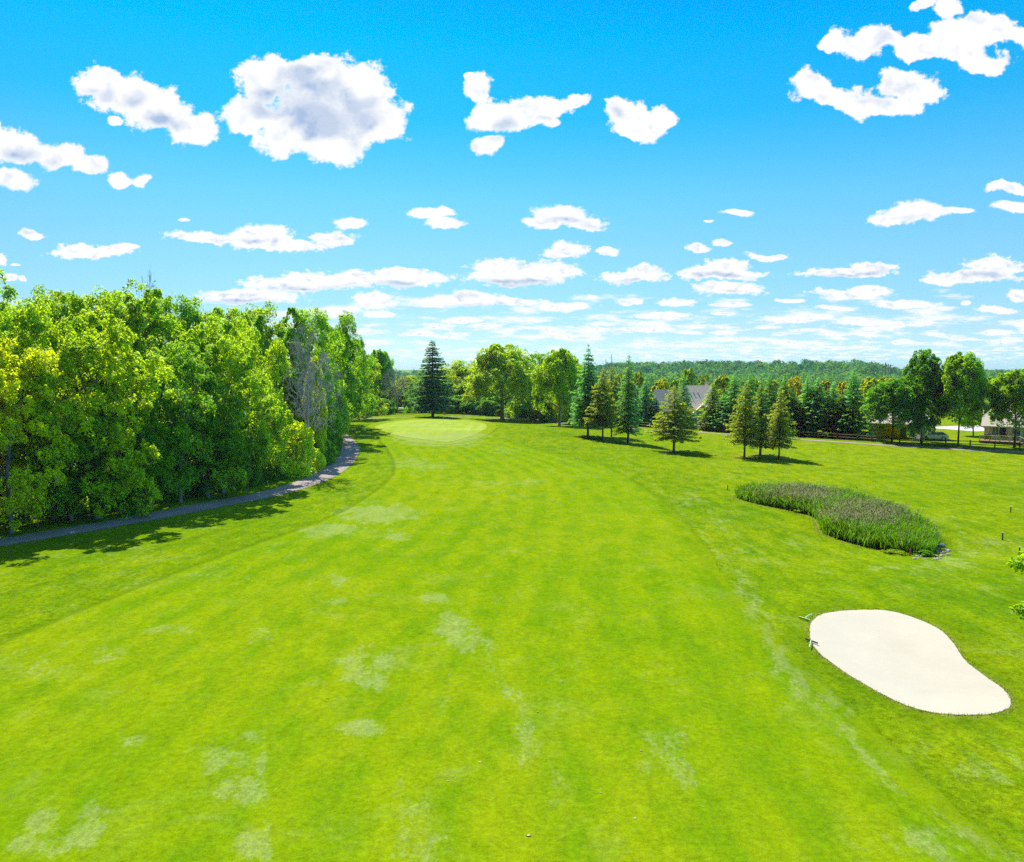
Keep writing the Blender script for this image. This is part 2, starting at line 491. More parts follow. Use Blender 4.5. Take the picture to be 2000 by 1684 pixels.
M['bark'] = plain('bark', (0.12, 0.105, 0.085), 0.9, 0.1, 3.0, 0.45, bump=0.6, stretch=(3, 3, .7))
M['bark_pale'] = plain('pale_bark', (0.20, 0.18, 0.16), 0.9, 0.1, 3.0, 0.4, bump=0.6, stretch=(3, 3, .7))
M['dead'] = plain('dead_wood', (0.34, 0.29, 0.27), 0.9, 0.1, 2.0, 0.3)
M['spruce_bark'] = plain('spruce_bark', (0.13, 0.10, 0.085), 0.9, 0.1, 4.0, 0.4, bump=0.6, stretch=(3, 3, .8))
M['wood'] = plain('fence_wood', (0.17, 0.145, 0.12), 0.85, 0.2, 3.0, 0.35)
M['white'] = plain('white_paint', (0.68, 0.68, 0.66), 0.45, 0.4, 5.0, 0.06)
M['black'] = plain('black_plastic', (0.018, 0.019, 0.022), 0.5, 0.4, 5.0, 0.2)
M['dark_body'] = plain('dark_paint', (0.03, 0.026, 0.032), 0.3, 0.5, 5.0, 0.1)
M['glass'] = plain('window_glass', (0.04, 0.07, 0.09), 0.08, 0.7, 1.0, 0.1)
M['cream'] = plain('cream_siding', (0.62, 0.52, 0.20), 0.8, 0.2, 0.6, 0.1)
M['beige'] = plain('beige_siding', (0.60, 0.54, 0.42), 0.8, 0.2, 0.6, 0.1)
M['tan'] = plain('tan_siding', (0.55, 0.46, 0.32), 0.8, 0.2, 0.6, 0.1)
M['shingle'] = plain('grey_shingle', (0.66, 0.55, 0.48), 0.9, 0.1, 9.0, 0.3, bump=0.4)
M['shingle_warm'] = plain('pale_shingle', (0.52, 0.45, 0.40), 0.9, 0.1, 9.0, 0.3, bump=0.4)
M['door_green'] = plain('green_door', (0.04, 0.14, 0.06), 0.5, 0.3, 4.0, 0.1)
M['redbrick'] = plain('red_deck', (0.24, 0.12, 0.08), 0.85, 0.2, 4.0, 0.25)
M['concrete'] = plain('concrete', (0.42, 0.39, 0.38), 0.85, 0.2, 0.8, 0.15)
M['stone'] = plain('stone', (0.30, 0.26, 0.22), 0.85, 0.2, 6.0, 0.4, bump=0.5)
M['stake'] = plain('stake_wood', (0.20, 0.10, 0.06), 0.8, 0.2, 8.0, 0.2)
M['red'] = plain('red_paint', (0.45, 0.05, 0.03), 0.6, 0.3, 8.0, 0.1)
M['mint'] = plain('pale_green_handle', (0.42, 0.55, 0.36), 0.5, 0.3, 8.0, 0.1)
M['tyre'] = plain('tyre_rubber', (0.02, 0.02, 0.02), 0.8, 0.2, 8.0, 0.1)
M['pole'] = plain('weathered_steel', (0.16, 0.15, 0.15), 0.6, 0.3, 4.0, 0.2)
M['dryleaf'] = plain('dry_leaf', (0.42, 0.38, 0.16), 0.8, 0.2, 8.0, 0.3)

def asphalt():
    m, t, b = new_mat('asphalt_path')
    pos = t.new('ShaderNodeNewGeometry').outputs['Position']
    n1 = t.noise(pos, 0.5, 4, 0.6); n2 = t.noise(pos, 16, 4, 0.7)
    c = t.mix(t.rng(n1, 0.3, 0.7), (0.185, 0.140, 0.118), (0.260, 0.205, 0.180))
    vo = t.new('ShaderNodeTexVoronoi', feature='DISTANCE_TO_EDGE'); t.l.new(t.vmath('ADD', pos, t.scale(t.new('ShaderNodeTexNoise').outputs['Color'], 0.3)), vo.inputs['Vector'])
    vo.inputs['Scale'].default_value = 0.35
    crack = t.rng(vo.outputs['Distance'], 0.0, 0.012, 0.55, 1.0)
    c = t.scale(c, t.math('MULTIPLY', crack, t.math('ADD', 0.75, t.math('MULTIPLY', n2, .5))))
    t.l.new(c, b.inputs['Base Color']); b.inputs['Roughness'].default_value = 0.9; b.inputs['Specular IOR Level'].default_value = .15
    return m
M['asphalt'] = asphalt()

def sand():
    m, t, b = new_mat('bunker_sand')
    pos = t.new('ShaderNodeNewGeometry').outputs['Position']
    n1 = t.noise(pos, 0.5, 4, 0.6); n2 = t.noise(pos, 9, 5, 0.7)
    wv = t.new('ShaderNodeTexWave'); t.l.new(pos, wv.inputs['Vector']); wv.inputs['Scale'].default_value = 5.5; wv.inputs['Distortion'].default_value = 3.0; wv.inputs['Detail'].default_value = 2
    wv.bands_direction = 'DIAGONAL'
    c = t.mix(t.rng(n1, 0.3, 0.7), (0.352, 0.328, 0.268), (0.385, 0.360, 0.297))
    c = t.scale(c, t.math('ADD', 0.93, t.math('MULTIPLY', n2, .14)))
    t.l.new(c, b.inputs['Base Color']); b.inputs['Roughness'].default_value = 0.95; b.inputs['Specular IOR Level'].default_value = .05
    bm = t.new('ShaderNodeBump'); bm.inputs['Strength'].default_value = 0.25; bm.inputs['Distance'].default_value = 0.02
    t.l.new(t.math('ADD', t.math('MULTIPLY', wv.outputs['Fac'], .6), n2), bm.inputs['Height']); t.l.new(bm.outputs[0], b.inputs['Normal'])
    return m
M['sand'] = sand()

# ------------------------------------------------------------------ ground outlines (traced, then laid out on the ground)
def spline(pts, n=12, closed=False):
    P_ = [np.array(p, float) for p in pts]; out = []
    N = len(P_)
    for i in range(N if closed else N - 1):
        p0 = P_[(i - 1) % N] if closed or i > 0 else P_[0]
        p1 = P_[i]; p2 = P_[(i + 1) % N]
        p3 = P_[(i + 2) % N] if closed or i + 2 < N else P_[-1]
        for k in range(n):
            u = k / n
            out.append(0.5 * ((2 * p1) + (-p0 + p2) * u + (2 * p0 - 5 * p1 + 4 * p2 - p3) * u * u + (-p0 + 3 * p1 - 3 * p2 + p3) * u ** 3))
    if not closed: out.append(P_[-1])
    return np.array(out)

def inside(px, py, poly):
    x = np.asarray(px); y = np.asarray(py); r = np.zeros(x.shape, bool)
    n = len(poly); j = n - 1
    for i in range(n):
        xi, yi = poly[i]; xj, yj = poly[j]
        if yi != yj:
            c = ((yi > y) != (yj > y)) & (x < (xj - xi) * (y - yi) / (yj - yi) + xi)
            r ^= c
        j = i
    return r

def dist_poly(px, py, line):
    best = np.full(np.shape(px), 1e9)
    for i in range(len(line) - 1):
        ax, ay = line[i]; bx, by = line[i + 1]
        dx, dy = bx - ax, by - ay
        L = dx * dx + dy * dy + 1e-12
        t = np.clip(((px - ax) * dx + (py - ay) * dy) / L, 0, 1)
        best = np.minimum(best, np.hypot(px - ax - t * dx, py - ay - t * dy))
    return best

BUNKER_PX = [(1582,1240),(1585,1215),(1612,1198),(1670,1192),(1730,1193),(1780,1205),(1835,1230),(1863,1258),(1885,1290),(1925,1322),(1958,1345),(1975,1370),(1962,1388),(1920,1396),(1860,1396),(1800,1388),(1740,1365),(1680,1332),(1620,1292),(1590,1265)]
bunker = spline([G(*p) for p in BUNKER_PX], 6, True)
bc = bunker.mean(0)

def bunker_depth(x, y):
    """0 outside, 1 deep inside, by scaled radius"""
    x = np.asarray(x, float); y = np.asarray(y, float)
    m = (np.abs(x - bc[0]) < 9) & (np.abs(y - bc[1]) < 9)
    out = np.zeros(x.shape)
    if m.any():
        xs, ys = x[m], y[m]
        ins = inside(xs, ys, bunker)
        d = dist_poly(xs, ys, np.vstack([bunker, bunker[:1]]))
        out[m] = np.where(ins, d, 0)
    return out

def gz(x, y):
    """height of the ground sheet, hollowed under the sand"""
    return height(x, y) - 0.55 * smooth(0.02, 1.1, bunker_depth(x, y))

fair_l = spline([G(*p) for p in [(-900,1760),(-420,1450),(0,1257),(300,1135),(600,1028),(720,968),(764,930),(768,905),(757,880),(728,845)]], 10)
fair_r = spline([G(*p) for p in [(2350,1900),(1990,1684),(1700,1420),(1560,1290),(1430,1150),(1370,1060),(1300,985),(1210,925),(1120,895),(1010,868),(960,850)]], 10)
cut2_l = spline([G(*p) for p in [(0,1165),(200,1105),(400,1045),(560,1000),(680,958),(728,925),(735,900),(728,878),(700,850)]], 8)
GREEN_PX = [(733,834),(760,826),(820,820),(890,820),(940,826),(951,835),(935,846),(905,857),(870,864),(820,858),(775,851),(745,842)]
FRINGE_PX = [(720,832),(750,823),(820,817),(900,817),(955,824),(970,833),(960,845),(930,858),(880,868),(820,866),(770,856),(735,843)]
path_c = spline([G(*p) for p in [(-260,1112),(-120,1082),(0,1060),(200,1027),(400,989),(540,961),(630,930),(672,897),(680,872),(664,853),(640,838)]], 10)
pond = spline([G(*p) for p in [(1437,972),(1465,968),(1550,967),(1640,978),(1720,1000),(1790,1026),(1824,1048),(1826,1078),(1790,1084),(1720,1075),(1650,1058),(1605,1040),(1590,1012),(1540,997),(1480,985)]], 5, True)

PALE = [  # (cx, cy, rx, ry, strength) thin dry patches of turf
 (735,1005,75,20,1),(660,1035,60,12,.9),(770,1048,30,10,.9),(625,1045,35,8,.8),(655,1130,30,14,.55),(660,1175,26,10,.9),(843,1170,30,10,.8),
 (890,1225,40,28,.9),(905,1255,44,20,1),(960,1290,22,30,.5),(720,1300,60,30,.75),(735,1330,36,20,.9),(708,1424,40,13,1),(430,1480,62,28,.7),(490,1440,40,14,.8),
 (510,1500,12,30,.8),(470,1545,50,28,.8),(490,1640,34,34,.8),(80,1610,36,26,.9),(150,1635,40,22,.7),(330,1230,50,10,.5),(200,1275,40,16,.4),(40,1300,90,24,.4),(260,1450,24,14,.7),
 (870,1370,20,60,.3),(1030,1450,30,50,.45),(1060,1390,30,25,.3),(1300,1470,60,45,.45),(1100,1300,40,30,.2),(1340,1520,40,30,.3),(800,1560,40,40,.35),(830,1650,60,40,.5),(190,1600,30,30,.6),(60,1650,60,24,.6),
 (800,905,40,10,.6),(840,912,40,8,.6),(960,945,50,8,.5),(1010,970,30,8,.4),(1010,945,24,6,.5),(905,868,26,6,.5),(980,880,40,6,.4),(815,862,40,7,.6),(1040,940,28,7,.5),
 (1350,975,26,14,.5),(1400,1010,30,20,.35),(1440,1080,18,30,.4),(1450,1140,18,36,.6),(1470,1190,20,40,.6),(1500,1240,18,28,.6),(1525,1290,20,28,.7),(1560,1340,22,28,.7),(1610,1380,30,22,.65),(1650,1430,30,26,.55),
 (1850,1640,120,40,.5),(1950,1500,80,40,.35),(1640,1400,70,14,.5),(1900,1080,40,14,.5),(1870,1100,60,14,.5),(1820,1115,70,12,.35),(1960,1060,50,10,.5),(1560,1055,30,12,.35),(1620,1095,30,10,.3),(1960,1250,40,30,.3),
 (500,1240,40,12,.35),(850,856,80,8,1.6),(905,850,50,6,1.4),(800,850,40,5,1.0),(860,868,60,4,.9),(840,832,60,6,.5),(260,1080,80,20,.25),(420,1120,60,20,.3),(560,1090,60,20,.2)]
LINES = [  # tyre and mower lines: polyline px, width px at the first point, strength, channel
 ([(1270,940),(1330,1000),(1400,1080),(1450,1170),(1500,1270),(1580,1370),(1680,1470),(1800,1580),(2000,1684)], 7, .38, 'pale'),
 ([(1380,985),(1430,1060),(1470,1150),(1530,1250),(1620,1350)], 6, .36, 'pale'),
 ([(1345,950),(1420,1020),(1500,1100)], 5, .35, 'pale'),
 ([(1290,975),(1360,1065),(1425,1160),(1555,1300),(1700,1430),(2000,1700)], 14, .22, 'dark'),
 ([(1700,1110),(1850,1100),(1960,1060)], 6, .5, 'pale'),
 ([(1860,1010),(1890,1050),(1960,1070)], 5, .5, 'pale'),
 ([(900,1180),(960,1280),(1040,1430),(1100,1560)], 12, .35, 'pale'),
 ([(515,1430),(520,1684)], 5, .5, 'pale'),
 ([(1450,1150),(1600,1240),(1720,1230)], 10, .12, 'dark'),
]

def paint(me, V):
    x, y, z = V[:, 0], V[:, 1], V[:, 2]
    px, py = to_px(x, y, z)
    ok = (y > 6)
    wob = (fbm(x * .9, y * .5, 21, 3) - .5)
    dsc = (py - 720) / 300
    stripe = np.zeros(len(x)); pale = np.zeros(len(x)); yel = np.zeros(len(x)); dark = np.zeros(len(x)); dry = np.zeros(len(x))
    for cx, cy, rx, ry, s in PALE:
        d = np.sqrt(((px - cx) / (rx * 1.15)) ** 2 + ((py - cy) / (ry * 1.25)) ** 2) + wob * 0.9
        pale = np.maximum(pale, s * (1 - smooth(.35, 1.25, d)) * ok)
    for ln, wd, s, ch in LINES:
        L = spline(ln, 5)
        d = dist_poly(px, py, L) / (wd * np.clip(dsc, .25, 3)) + wob * 1.2
        v = s * (1 - smooth(.3, 1.0, d)) * ok
        if ch == 'pale': pale = np.maximum(pale, v)
        else: dark = np.maximum(dark, v)
    # mown edges
    for ln, wd, s in ((fair_l, .35, .6), (cut2_l, .28, .45), (fair_r, .4, .3)):
        dark = np.maximum(dark, s * (1 - smooth(wd * .4, wd, dist_poly(x, y, ln) + wob * .15)))
    # mower passes run along the fairway; the green is cut in crossing bands
    xl = np.interp(y, fair_l[:, 1], fair_l[:, 0]); xr = np.interp(y, fair_r[:, 1], fair_r[:, 0])
    u = (x - xl) / np.maximum(xr - xl, 3)
    stripe = np.tanh(2.2 * np.sin((u * 11 + .25 * fbm(x * .3, y * .08, 6, 2)) * 2 * np.pi)) * ((u > 0) & (u < 1)) * (.5 + fbm(x * .1, y * .05, 16, 2))
    og = smooth(24, 20, np.hypot(x + 15, (y - 150) * .5)) if False else (np.hypot(x + 15, (y - 152) * .55) < 17)
    stripe = np.where(og, np.tanh(2 * np.sin(x * 2 * np.pi / 2.2)) * .5 + np.tanh(2 * np.sin(y * 2 * np.pi / 7)) * .6, stripe)
    # yellower zones
    yel = smooth(.42, .62, fbm(x / 9 + 3, y / 14, 31, 3)) * .45
    yel = np.maximum(yel, .85 * np.exp(-(((px - 880) / 230) ** 2 + ((py - 955) / 50) ** 2)))
    yel = np.maximum(yel, .7 * np.exp(-(((px - 1500) / 300) ** 2 + ((py - 930) / 40) ** 2)))
    yel = np.maximum(yel, .8 * smooth(1150, 1500, px) * (1 - smooth(900, 960, py)))
    yel = np.maximum(yel, .5 * np.exp(-(((px - 300) / 300) ** 2 + ((py - 1320) / 90) ** 2)))
    # bare ground under the wood and around trunks
    pd = dist_poly(x, y, np.vstack([pond, pond[:1]]))
    ins = inside(x, y, pond)
    dry = np.where(ins, 1.0, 0.55 * (1 - smooth(0.1, 0.5, pd)))
    bd = dist_poly(x, y, np.vstack([bunker, bunker[:1]]))
    dry = np.maximum(dry, 0.8 * (1 - smooth(0.03, 0.22, bd + wob * .2)))
    dark = np.maximum(dark, 0.45 * (1 - smooth(0.3, 1.8, bd + wob)))
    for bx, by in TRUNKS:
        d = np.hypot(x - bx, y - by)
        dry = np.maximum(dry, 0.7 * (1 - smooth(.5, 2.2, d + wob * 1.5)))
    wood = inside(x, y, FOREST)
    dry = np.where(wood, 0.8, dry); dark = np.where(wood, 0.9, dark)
    for nm, a in (('stripe', stripe), ('pale', pale), ('yel', yel), ('dark', dark), ('dry', dry)):
        at_ = me.attributes.new(nm, 'FLOAT', 'POINT')
        at_.data.foreach_set('value', np.asarray(a, np.float32))

edge_px = [(-420,1075),(-200,1045),(0,1018),(150,1000),(300,978),(420,955),(520,937),(590,918),(630,895),(642,868),(648,846)]
edge = spline([G(*p) for p in edge_px], 6)
FOREST = [tuple(p) for p in edge] + [(-36, 190), (-60, 240), (-200, 240), (-200, 40)]
TR_PX = [(1147,852),(1180,859),(1192,853),(1228,866),(1313,882),(1455,893),(1486,889),(1521,897),(845,815),(980,819),(1092,832),(1106,830)]
TRUNKS = [G(*p) for p in TR_PX]

# ------------------------------------------------------------------ ground sheet, fine near the viewer and coarse at the horizon
def build_ground():
    th = np.concatenate([np.linspace(-180, -46, 40, endpoint=False), np.linspace(-46, 46, 330), np.linspace(46, 180, 41)[1:-1]])
    r = [1.0]
    while r[-1] < 9000: r.append(r[-1] * (1.0105 if 12 < r[-1] < 330 else 1.05))
    r = np.array(r)
    T, Rr = np.meshgrid(R(1) * th, r)
    X = Rr * np.sin(T); Y = Rr * np.cos(T)
    Z = gz(X, Y)
    V = np.stack([X, Y, Z], -1).reshape(-1, 3)
    nr, nt = X.shape
    i = np.arange(nr - 1)[:, None] * nt; j = np.arange(nt)[None, :]
    j2 = (j + 1) % nt
    Q = np.stack([i + j, i + j2, i + nt + j2, i + nt + j], -1).reshape(-1, 4)[:, ::-1]
    V = np.vstack([V, [[0, 0, hz(0, 0)]]])
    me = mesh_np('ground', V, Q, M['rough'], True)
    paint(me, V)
    return link('ground', me)
g_ = build_ground(); tag(g_, kind='structure')

def sheet(name, X, Y, off, mat, wrap=False, zfun=height):
    Z = zfun(X, Y) + off
    V = np.stack([X, Y, Z], -1).reshape(-1, 3)
    nr, nc = X.shape
    i = np.arange(nr - 1)[:, None] * nc; j = np.arange(nc if wrap else nc - 1)[None, :]
    Q = np.stack([i + j, i + (j + 1) % nc, i + nc + (j + 1) % nc, i + nc + j], -1).reshape(-1, 4)
    me = mesh_np(name, V, Q, mat, True)
    # face upwards
    nn = np.cross(V[Q[0, 1]] - V[Q[0, 0]], V[Q[0, 2]] - V[Q[0, 0]])
    if nn[2] < 0: me.flip_normals()
    paint(me, V)
    return tag(link(name, me), kind='structure')

# fairway: lofted between its two mown edges
def loft(name, L, Rr, y0, y1, rows, cols, off, mat):
    ys = np.exp(np.linspace(math.log(y0), math.log(y1), rows))
    xl = np.interp(ys, L[:, 1], L[:, 0]); xr = np.interp(ys, Rr[:, 1], Rr[:, 0])
    xl = xl + (fbm(ys * 1.3, ys * 0, 4, 3) - .5) * .25
    xr = xr + (fbm(ys * 1.3, ys * 0, 8, 3) - .5) * .25
    u = np.linspace(0, 1, cols)[None, :]
    X = xl[:, None] * (1 - u) + xr[:, None] * u
    Y = np.repeat(ys[:, None], cols, 1)
    return sheet(name, X, Y, off, mat)
yF = min(fair_l[-1, 1], fair_r[-1, 1]) - 1
loft('fairway', fair_l, fair_r, max(fair_l[0, 1], fair_r[0, 1]) + .1, yF, 420, 260, 0.018, M['fairway'])

def disc(name, poly, rings, off, mat, zfun=height):
    poly = np.array(poly); c = poly.mean(0)
    u = np.linspace(0.001, 1, rings)[:, None, None]
    Pq = c[None, None, :] + (poly[None] - c) * u
    return sheet(name, Pq[..., 0], Pq[..., 1], off, mat, True, zfun)
disc('green_fringe', spline([G(*p) for p in FRINGE_PX], 10, True), 40, 0.036, M['fringe'])
disc('putting_green', spline([G(*p) for p in GREEN_PX], 10, True), 40, 0.056, M['green'])

def ribbon(name, cl, wd, off, mat, n=5):
    cl = np.array(cl); t = np.gradient(cl, axis=0); t /= np.linalg.norm(t, axis=1)[:, None]
    nrm = np.stack([-t[:, 1], t[:, 0]], 1)
    ww = wd * (1 + .06 * (fbm(cl[:, 0] * .7, cl[:, 1] * .7, 3, 3)[:, None] - .5))
    u = np.linspace(-.5, .5, n)[None, :, None]
    Pq = cl[:, None, :] + nrm[:, None, :] * u * ww[:, :, None]
    return sheet(name, Pq[..., 0], Pq[..., 1], off, mat)
ribbon('path', spline([tuple(p) for p in path_c[::6]], 14), 3.1, 0.03, M['asphalt'])
crossp = spline([G(*p) for p in [(655,822),(700,819),(760,816),(830,815),(900,815),(1000,818),(1060,821),(1120,829),(1240,838),(1380,846),(1540,857),(1700,868),(1850,877),(2000,884),(2150,894)]], 16)
ribbon('cross_path', crossp, 2.1, 0.03, M['asphalt'])

def sandz(x, y):
    return height(x, y) - 0.12 * smooth(0.0, 2.2, bunker_depth(x, y) )
c = bunker.mean(0)
rag = []
for i, p in enumerate(bunker):
    v = p - c; L = np.linalg.norm(v)
    rag.append(c + v * (1 + (random.Random(i).random() - .5) * .012))
disc('bunker', rag, 26, 0.012, M['sand'], sandz)
# dry track and lawn beyond the gap in the trees where the cart stands
dp = spline([at(740, 241), at(775, 243), at(800, 245), at(840, 250), at(900, 262)], 8)
ribbon('track', dp, 5.0, 0.04, M['concrete'])
dp = spline([at(1850, 158), at(1885, 160), at(1935, 162), at(2040, 166)], 8)
ribbon('driveway', dp, 12.0, 0.04, M['concrete'])
# ------------------------------------------------------------------ foliage generators
def rng_(seed): return np.random.default_rng(seed)

def unit(v): return v / (np.linalg.norm(v, axis=1)[:, None] + 1e-9)

def cards(C, N, size, ratio, g, tdir=None):
    """leaf-shaped quads at centres C with normals N"""
    n = len(C)
    if tdir is None: tdir = g.normal(size=(n, 3))
    T = unit(np.cross(N, tdir)) if tdir is None else unit(tdir - N * np.sum(tdir * N, 1)[:, None])
    B = np.cross(N, T)
    a = (size * 0.5)[:, None]; b = a * ratio
    fold = N * (a * 0.25)
    V = np.stack([C - T * a, C - B * b + fold, C + T * a, C + B * b + fold], 1).reshape(-1, 3)
    Q = np.arange(n * 4).reshape(n, 4)
    return V, Q

def crown_points(g, H, Rr, base, n_lobe, n_sub, per, prof, lobe=(.24, .40), droop=0.0, fill=(.45, .95), lean=0.0):
    Cs = []; Ns = []; tops = []
    for i in range(n_lobe):
        t = (i + g.random()) / n_lobe
        t = t ** 0.85
        th = i * 2.399963 + g.normal() * .35
        rr = prof(t) * Rr * (fill[0] + (fill[1] - fill[0]) * math.sqrt(g.random()))
        lr = Rr * g.uniform(*lobe) * (0.75 + .35 * prof(t))
        zc = base + (H - base - lr * .7) * t - droop * rr
        cc = np.array([rr * math.cos(th) + lean * t * H, rr * math.sin(th), max(zc, base * .6)])
        tops.append(cc)
        out = unit(np.array([[math.cos(th) * .8, math.sin(th) * .8, .35 + .6 * t]]))[0]
        d = unit(g.normal(size=(n_sub, 3)) + out * .75)
        sc_ = cc + d * lr * g.uniform(.55, .95, (n_sub, 1)) * np.array([1, 1, .85])
        sr = lr * g.uniform(.30, .52, n_sub)
        m = n_sub * per
        k = np.repeat(np.arange(n_sub), per)
        dd = unit(g.normal(size=(m, 3)) + d[k] * .6 + np.array([0, 0, .35]))
        rad = sr[k] * g.uniform(.55, 1.1, m) ** .7
        C = sc_[k] + dd * rad[:, None]
        C[:, 2] -= droop * 1.2 * g.random(m) * sr[k]
        Cs.append(C); Ns.append(unit(dd * .7 + np.array([0, 0, .45]) + g.normal(size=(m, 3)) * .55))
    return np.vstack(Cs), np.vstack(Ns), tops

def bough_points(g, H, Rr, base, n_mass, n_lobe, n_puff, per):
    Cs = []; Ns = []; tops = []
    for i in range(n_mass):
        t = (i + g.random()) / n_mass
        th = i * 2.399963 + g.normal() * .5
        rr = Rr * (.25 + .62 * math.sqrt(g.random())) * (math.sin(math.pi * (.18 + .74 * t)) ** .5) * (1.12 if g.random() < .3 else .95)
        mr = Rr * g.uniform(.26, .46)
        zc = base + mr * .4 + (H - base - mr * 1.15) * t
        cc = np.array([rr * math.cos(th), rr * math.sin(th), zc]); tops.append(cc)
        out = np.array([math.cos(th) * .7, math.sin(th) * .7, .55])
        d = unit(g.normal(size=(n_lobe, 3)) + out * .8)
        lc = cc + d * mr * g.uniform(.55, 1.05, (n_lobe, 1)) * np.array([1.1, 1.1, .8])
        lr = mr * g.uniform(.28, .50, n_lobe)
        kp = np.repeat(np.arange(n_lobe), n_puff)
        d2 = unit(g.normal(size=(len(kp), 3)) + d[kp] * .8 + np.array([0, 0, .25]))
        pc = lc[kp] + d2 * lr[kp, None] * g.uniform(.6, 1.0, (len(kp), 1))
        pr = lr[kp] * g.uniform(.30, .50, len(kp))
        kk = np.repeat(np.arange(len(kp)), per); m = len(kk)
        d3 = unit(g.normal(size=(m, 3)) + d2[kk] * .5 + np.array([0, 0, .3]))
        C = pc[kk] + d3 * (pr[kk] * g.uniform(.5, 1.25, m))[:, None]
        C[:, 2] -= .5 * g.random(m) * pr[kk]
        Cs.append(C); Ns.append(unit(d3 * .6 + np.array([0, 0, .5]) + g.normal(size=(m, 3)) * .5))
    return np.vstack(Cs), np.vstack(Ns), tops

def broad_profile(t): return max(0.05, math.sin(math.pi * min(1, (t * .88 + .12)) ** .9)) ** .55
def oval_profile(t): return max(0.05, math.sin(math.pi * (t * .80 + .14))) ** .6
def column_profile(t): return max(.1, min(1.0, 2.2 * (1 - t) + .18)) * min(1, .7 + t * 2)
def dome_profile(t): return math.sqrt(max(.02, 1 - t * t)) * min(1.0, .78 + t)
def shrub_profile(t): return math.sqrt(max(.03, 1 - t ** 2.2))

def make_broad(seed, H, Rr, base, n_lobe, n_sub, per, leaf, prof, trunk_r=0.3, n_limb=10, fork=0.35, droop=0.0, fill=(.45, .95), bark='bark', lobe=(.24, .40), mat='leaf', trunks=1):
    g = rng_(seed)
    C, N, tops = bough_points(g, H, Rr, base, n_lobe, n_sub, *per) if prof is None else crown_points(g, H, Rr, base, n_lobe, n_sub, per, prof, lobe, droop, fill)
    s = leaf * g.uniform(.65, 1.35, len(C))
    V, Q = cards(C, N, s, .62, g)
    crown = mesh_np('crown', V, Q, M[mat])
    mb = MB()
    for k in range(trunks):
        a = k * 2.6
        off = Vector((math.cos(a), math.sin(a), 0)) * (.3 * (trunks > 1))
        top = Vector((g.normal() * .3, g.normal() * .3, H * .72)) + off * 5
        fk = Vector((g.normal() * .12, g.normal() * .12, H * fork)) + off * 2
        mb.tube([off, off * 1.1 + Vector((0, 0, .35)), fk, (fk + top) / 2 + Vector((g.normal() * .3, g.normal() * .3, 0)), top],
                [trunk_r * 1.5, trunk_r * 1.05, trunk_r * .8, trunk_r * .45, trunk_r * .12], 8)
        for i in range(n_limb):
            tp = Vector(tops[(i * len(tops)) // n_limb])
            z0 = min(tp.z * .75, H * .6) * (.6 + .4 * g.random()); z0 = max(z0, H * fork * .8)
            u = z0 / (H * .72)
            st = off * 2 + Vector((top.x * u * .6, top.y * u * .6, z0))
            md = (st + tp) / 2 + Vector((g.normal() * .25, g.normal() * .25, (tp - st).length * .08))
            mb.tube([st, md, tp], [trunk_r * .42, trunk_r * .25, trunk_r * .06], 5, False)
    trunk = mb.mesh('trunk', M[bark], True)
    return dict(H=H, R=Rr, crown=crown, trunk=trunk)

def make_conifer(seed, H, Rr, clear, levels, br, dens, droop=.15, taper=.85, ragged=.15, card=.42, up=.12, trunk_r=.19, gap=0.0, topbare=0.0, wood=True):
    """whorls of boughs, each carrying hanging needle sprays"""
    g = rng_(seed)
    Cs = []; Ns = []; Ts = []; Ss = []
    mb = MB()
    mb.tube([(0, 0, -.1), (0, 0, .4), (0, 0, H * .5), (0, 0, H * .97)], [trunk_r * 1.5, trunk_r * 1.05, trunk_r * .6, trunk_r * .08], 8)
    for li in range(levels):
        t = (li + g.uniform(-.3, .3)) / levels; t = min(max(t, 0), .985)
        z = clear + (H - clear) * t
        if t > 1 - topbare: continue
        Lm = Rr * (1 - t) ** taper * (1 + (.12 if t > .12 else -.05))
        ph = g.random() * 6.28
        n = max(4, int(br * (1 - .45 * t)))
        for b in range(n):
            if g.random() < gap: continue
            th = ph + 2 * math.pi * b / n + g.normal() * .12
            L = max(.18, Lm * (1 + g.normal() * ragged))
            zz = z + g.normal() * .12
            ct, st = math.cos(th), math.sin(th)
            m = max(3, int(L * dens))
            s = g.random(m) ** .65 * .98 + .02
            r = s * L
            dz = up * r - droop * L * s ** 1.6 + .10 * L * np.clip(s - .75, 0, 1) * 4 * (.4 + t)
            side = g.normal(size=m) * .20 * L * (1.05 - s) + g.normal(size=m) * .10
            C = np.stack([r * ct - side * st, r * st + side * ct, zz + dz - np.abs(g.normal(size=m)) * .10 - .05 * np.abs(side)], 1)
            sg = np.sign(side)
            ang = th + sg * g.uniform(.2, .9, m)
            T = np.stack([np.cos(ang), np.sin(ang), -g.uniform(.05, .75, m)], 1)
            N = unit(np.stack([ct * .25 + g.normal(size=m) * .35, st * .25 + g.normal(size=m) * .35, np.full(m, 1.0)], 1))
            Cs.append(C); Ns.append(N); Ts.append(T); Ss.append(card * g.uniform(.6, 1.25, m) * (.55 + .45 * min(1, L / Rr * 1.6)))
            if wood and L > .7:
                e = [Vector((0, 0, zz)), Vector((ct * L * .5, st * L * .5, zz + up * L * .5 - droop * L * .33)), Vector((ct * L * .93, st * L * .93, zz + up * L * .93 - droop * L * .85))]
                mb.tube(e, [.035, .022, .008], 3, False)
    C = np.vstack(Cs); N = np.vstack(Ns); T = np.vstack(Ts); S = np.concatenate(Ss)
    V, Q = cards(C, N, S, .30, g, T)
    crown = mesh_np('crown', V, Q, M['needle'])
    return dict(H=H, R=Rr, crown=crown, trunk=mb.mesh('trunk', M['spruce_bark'], True))

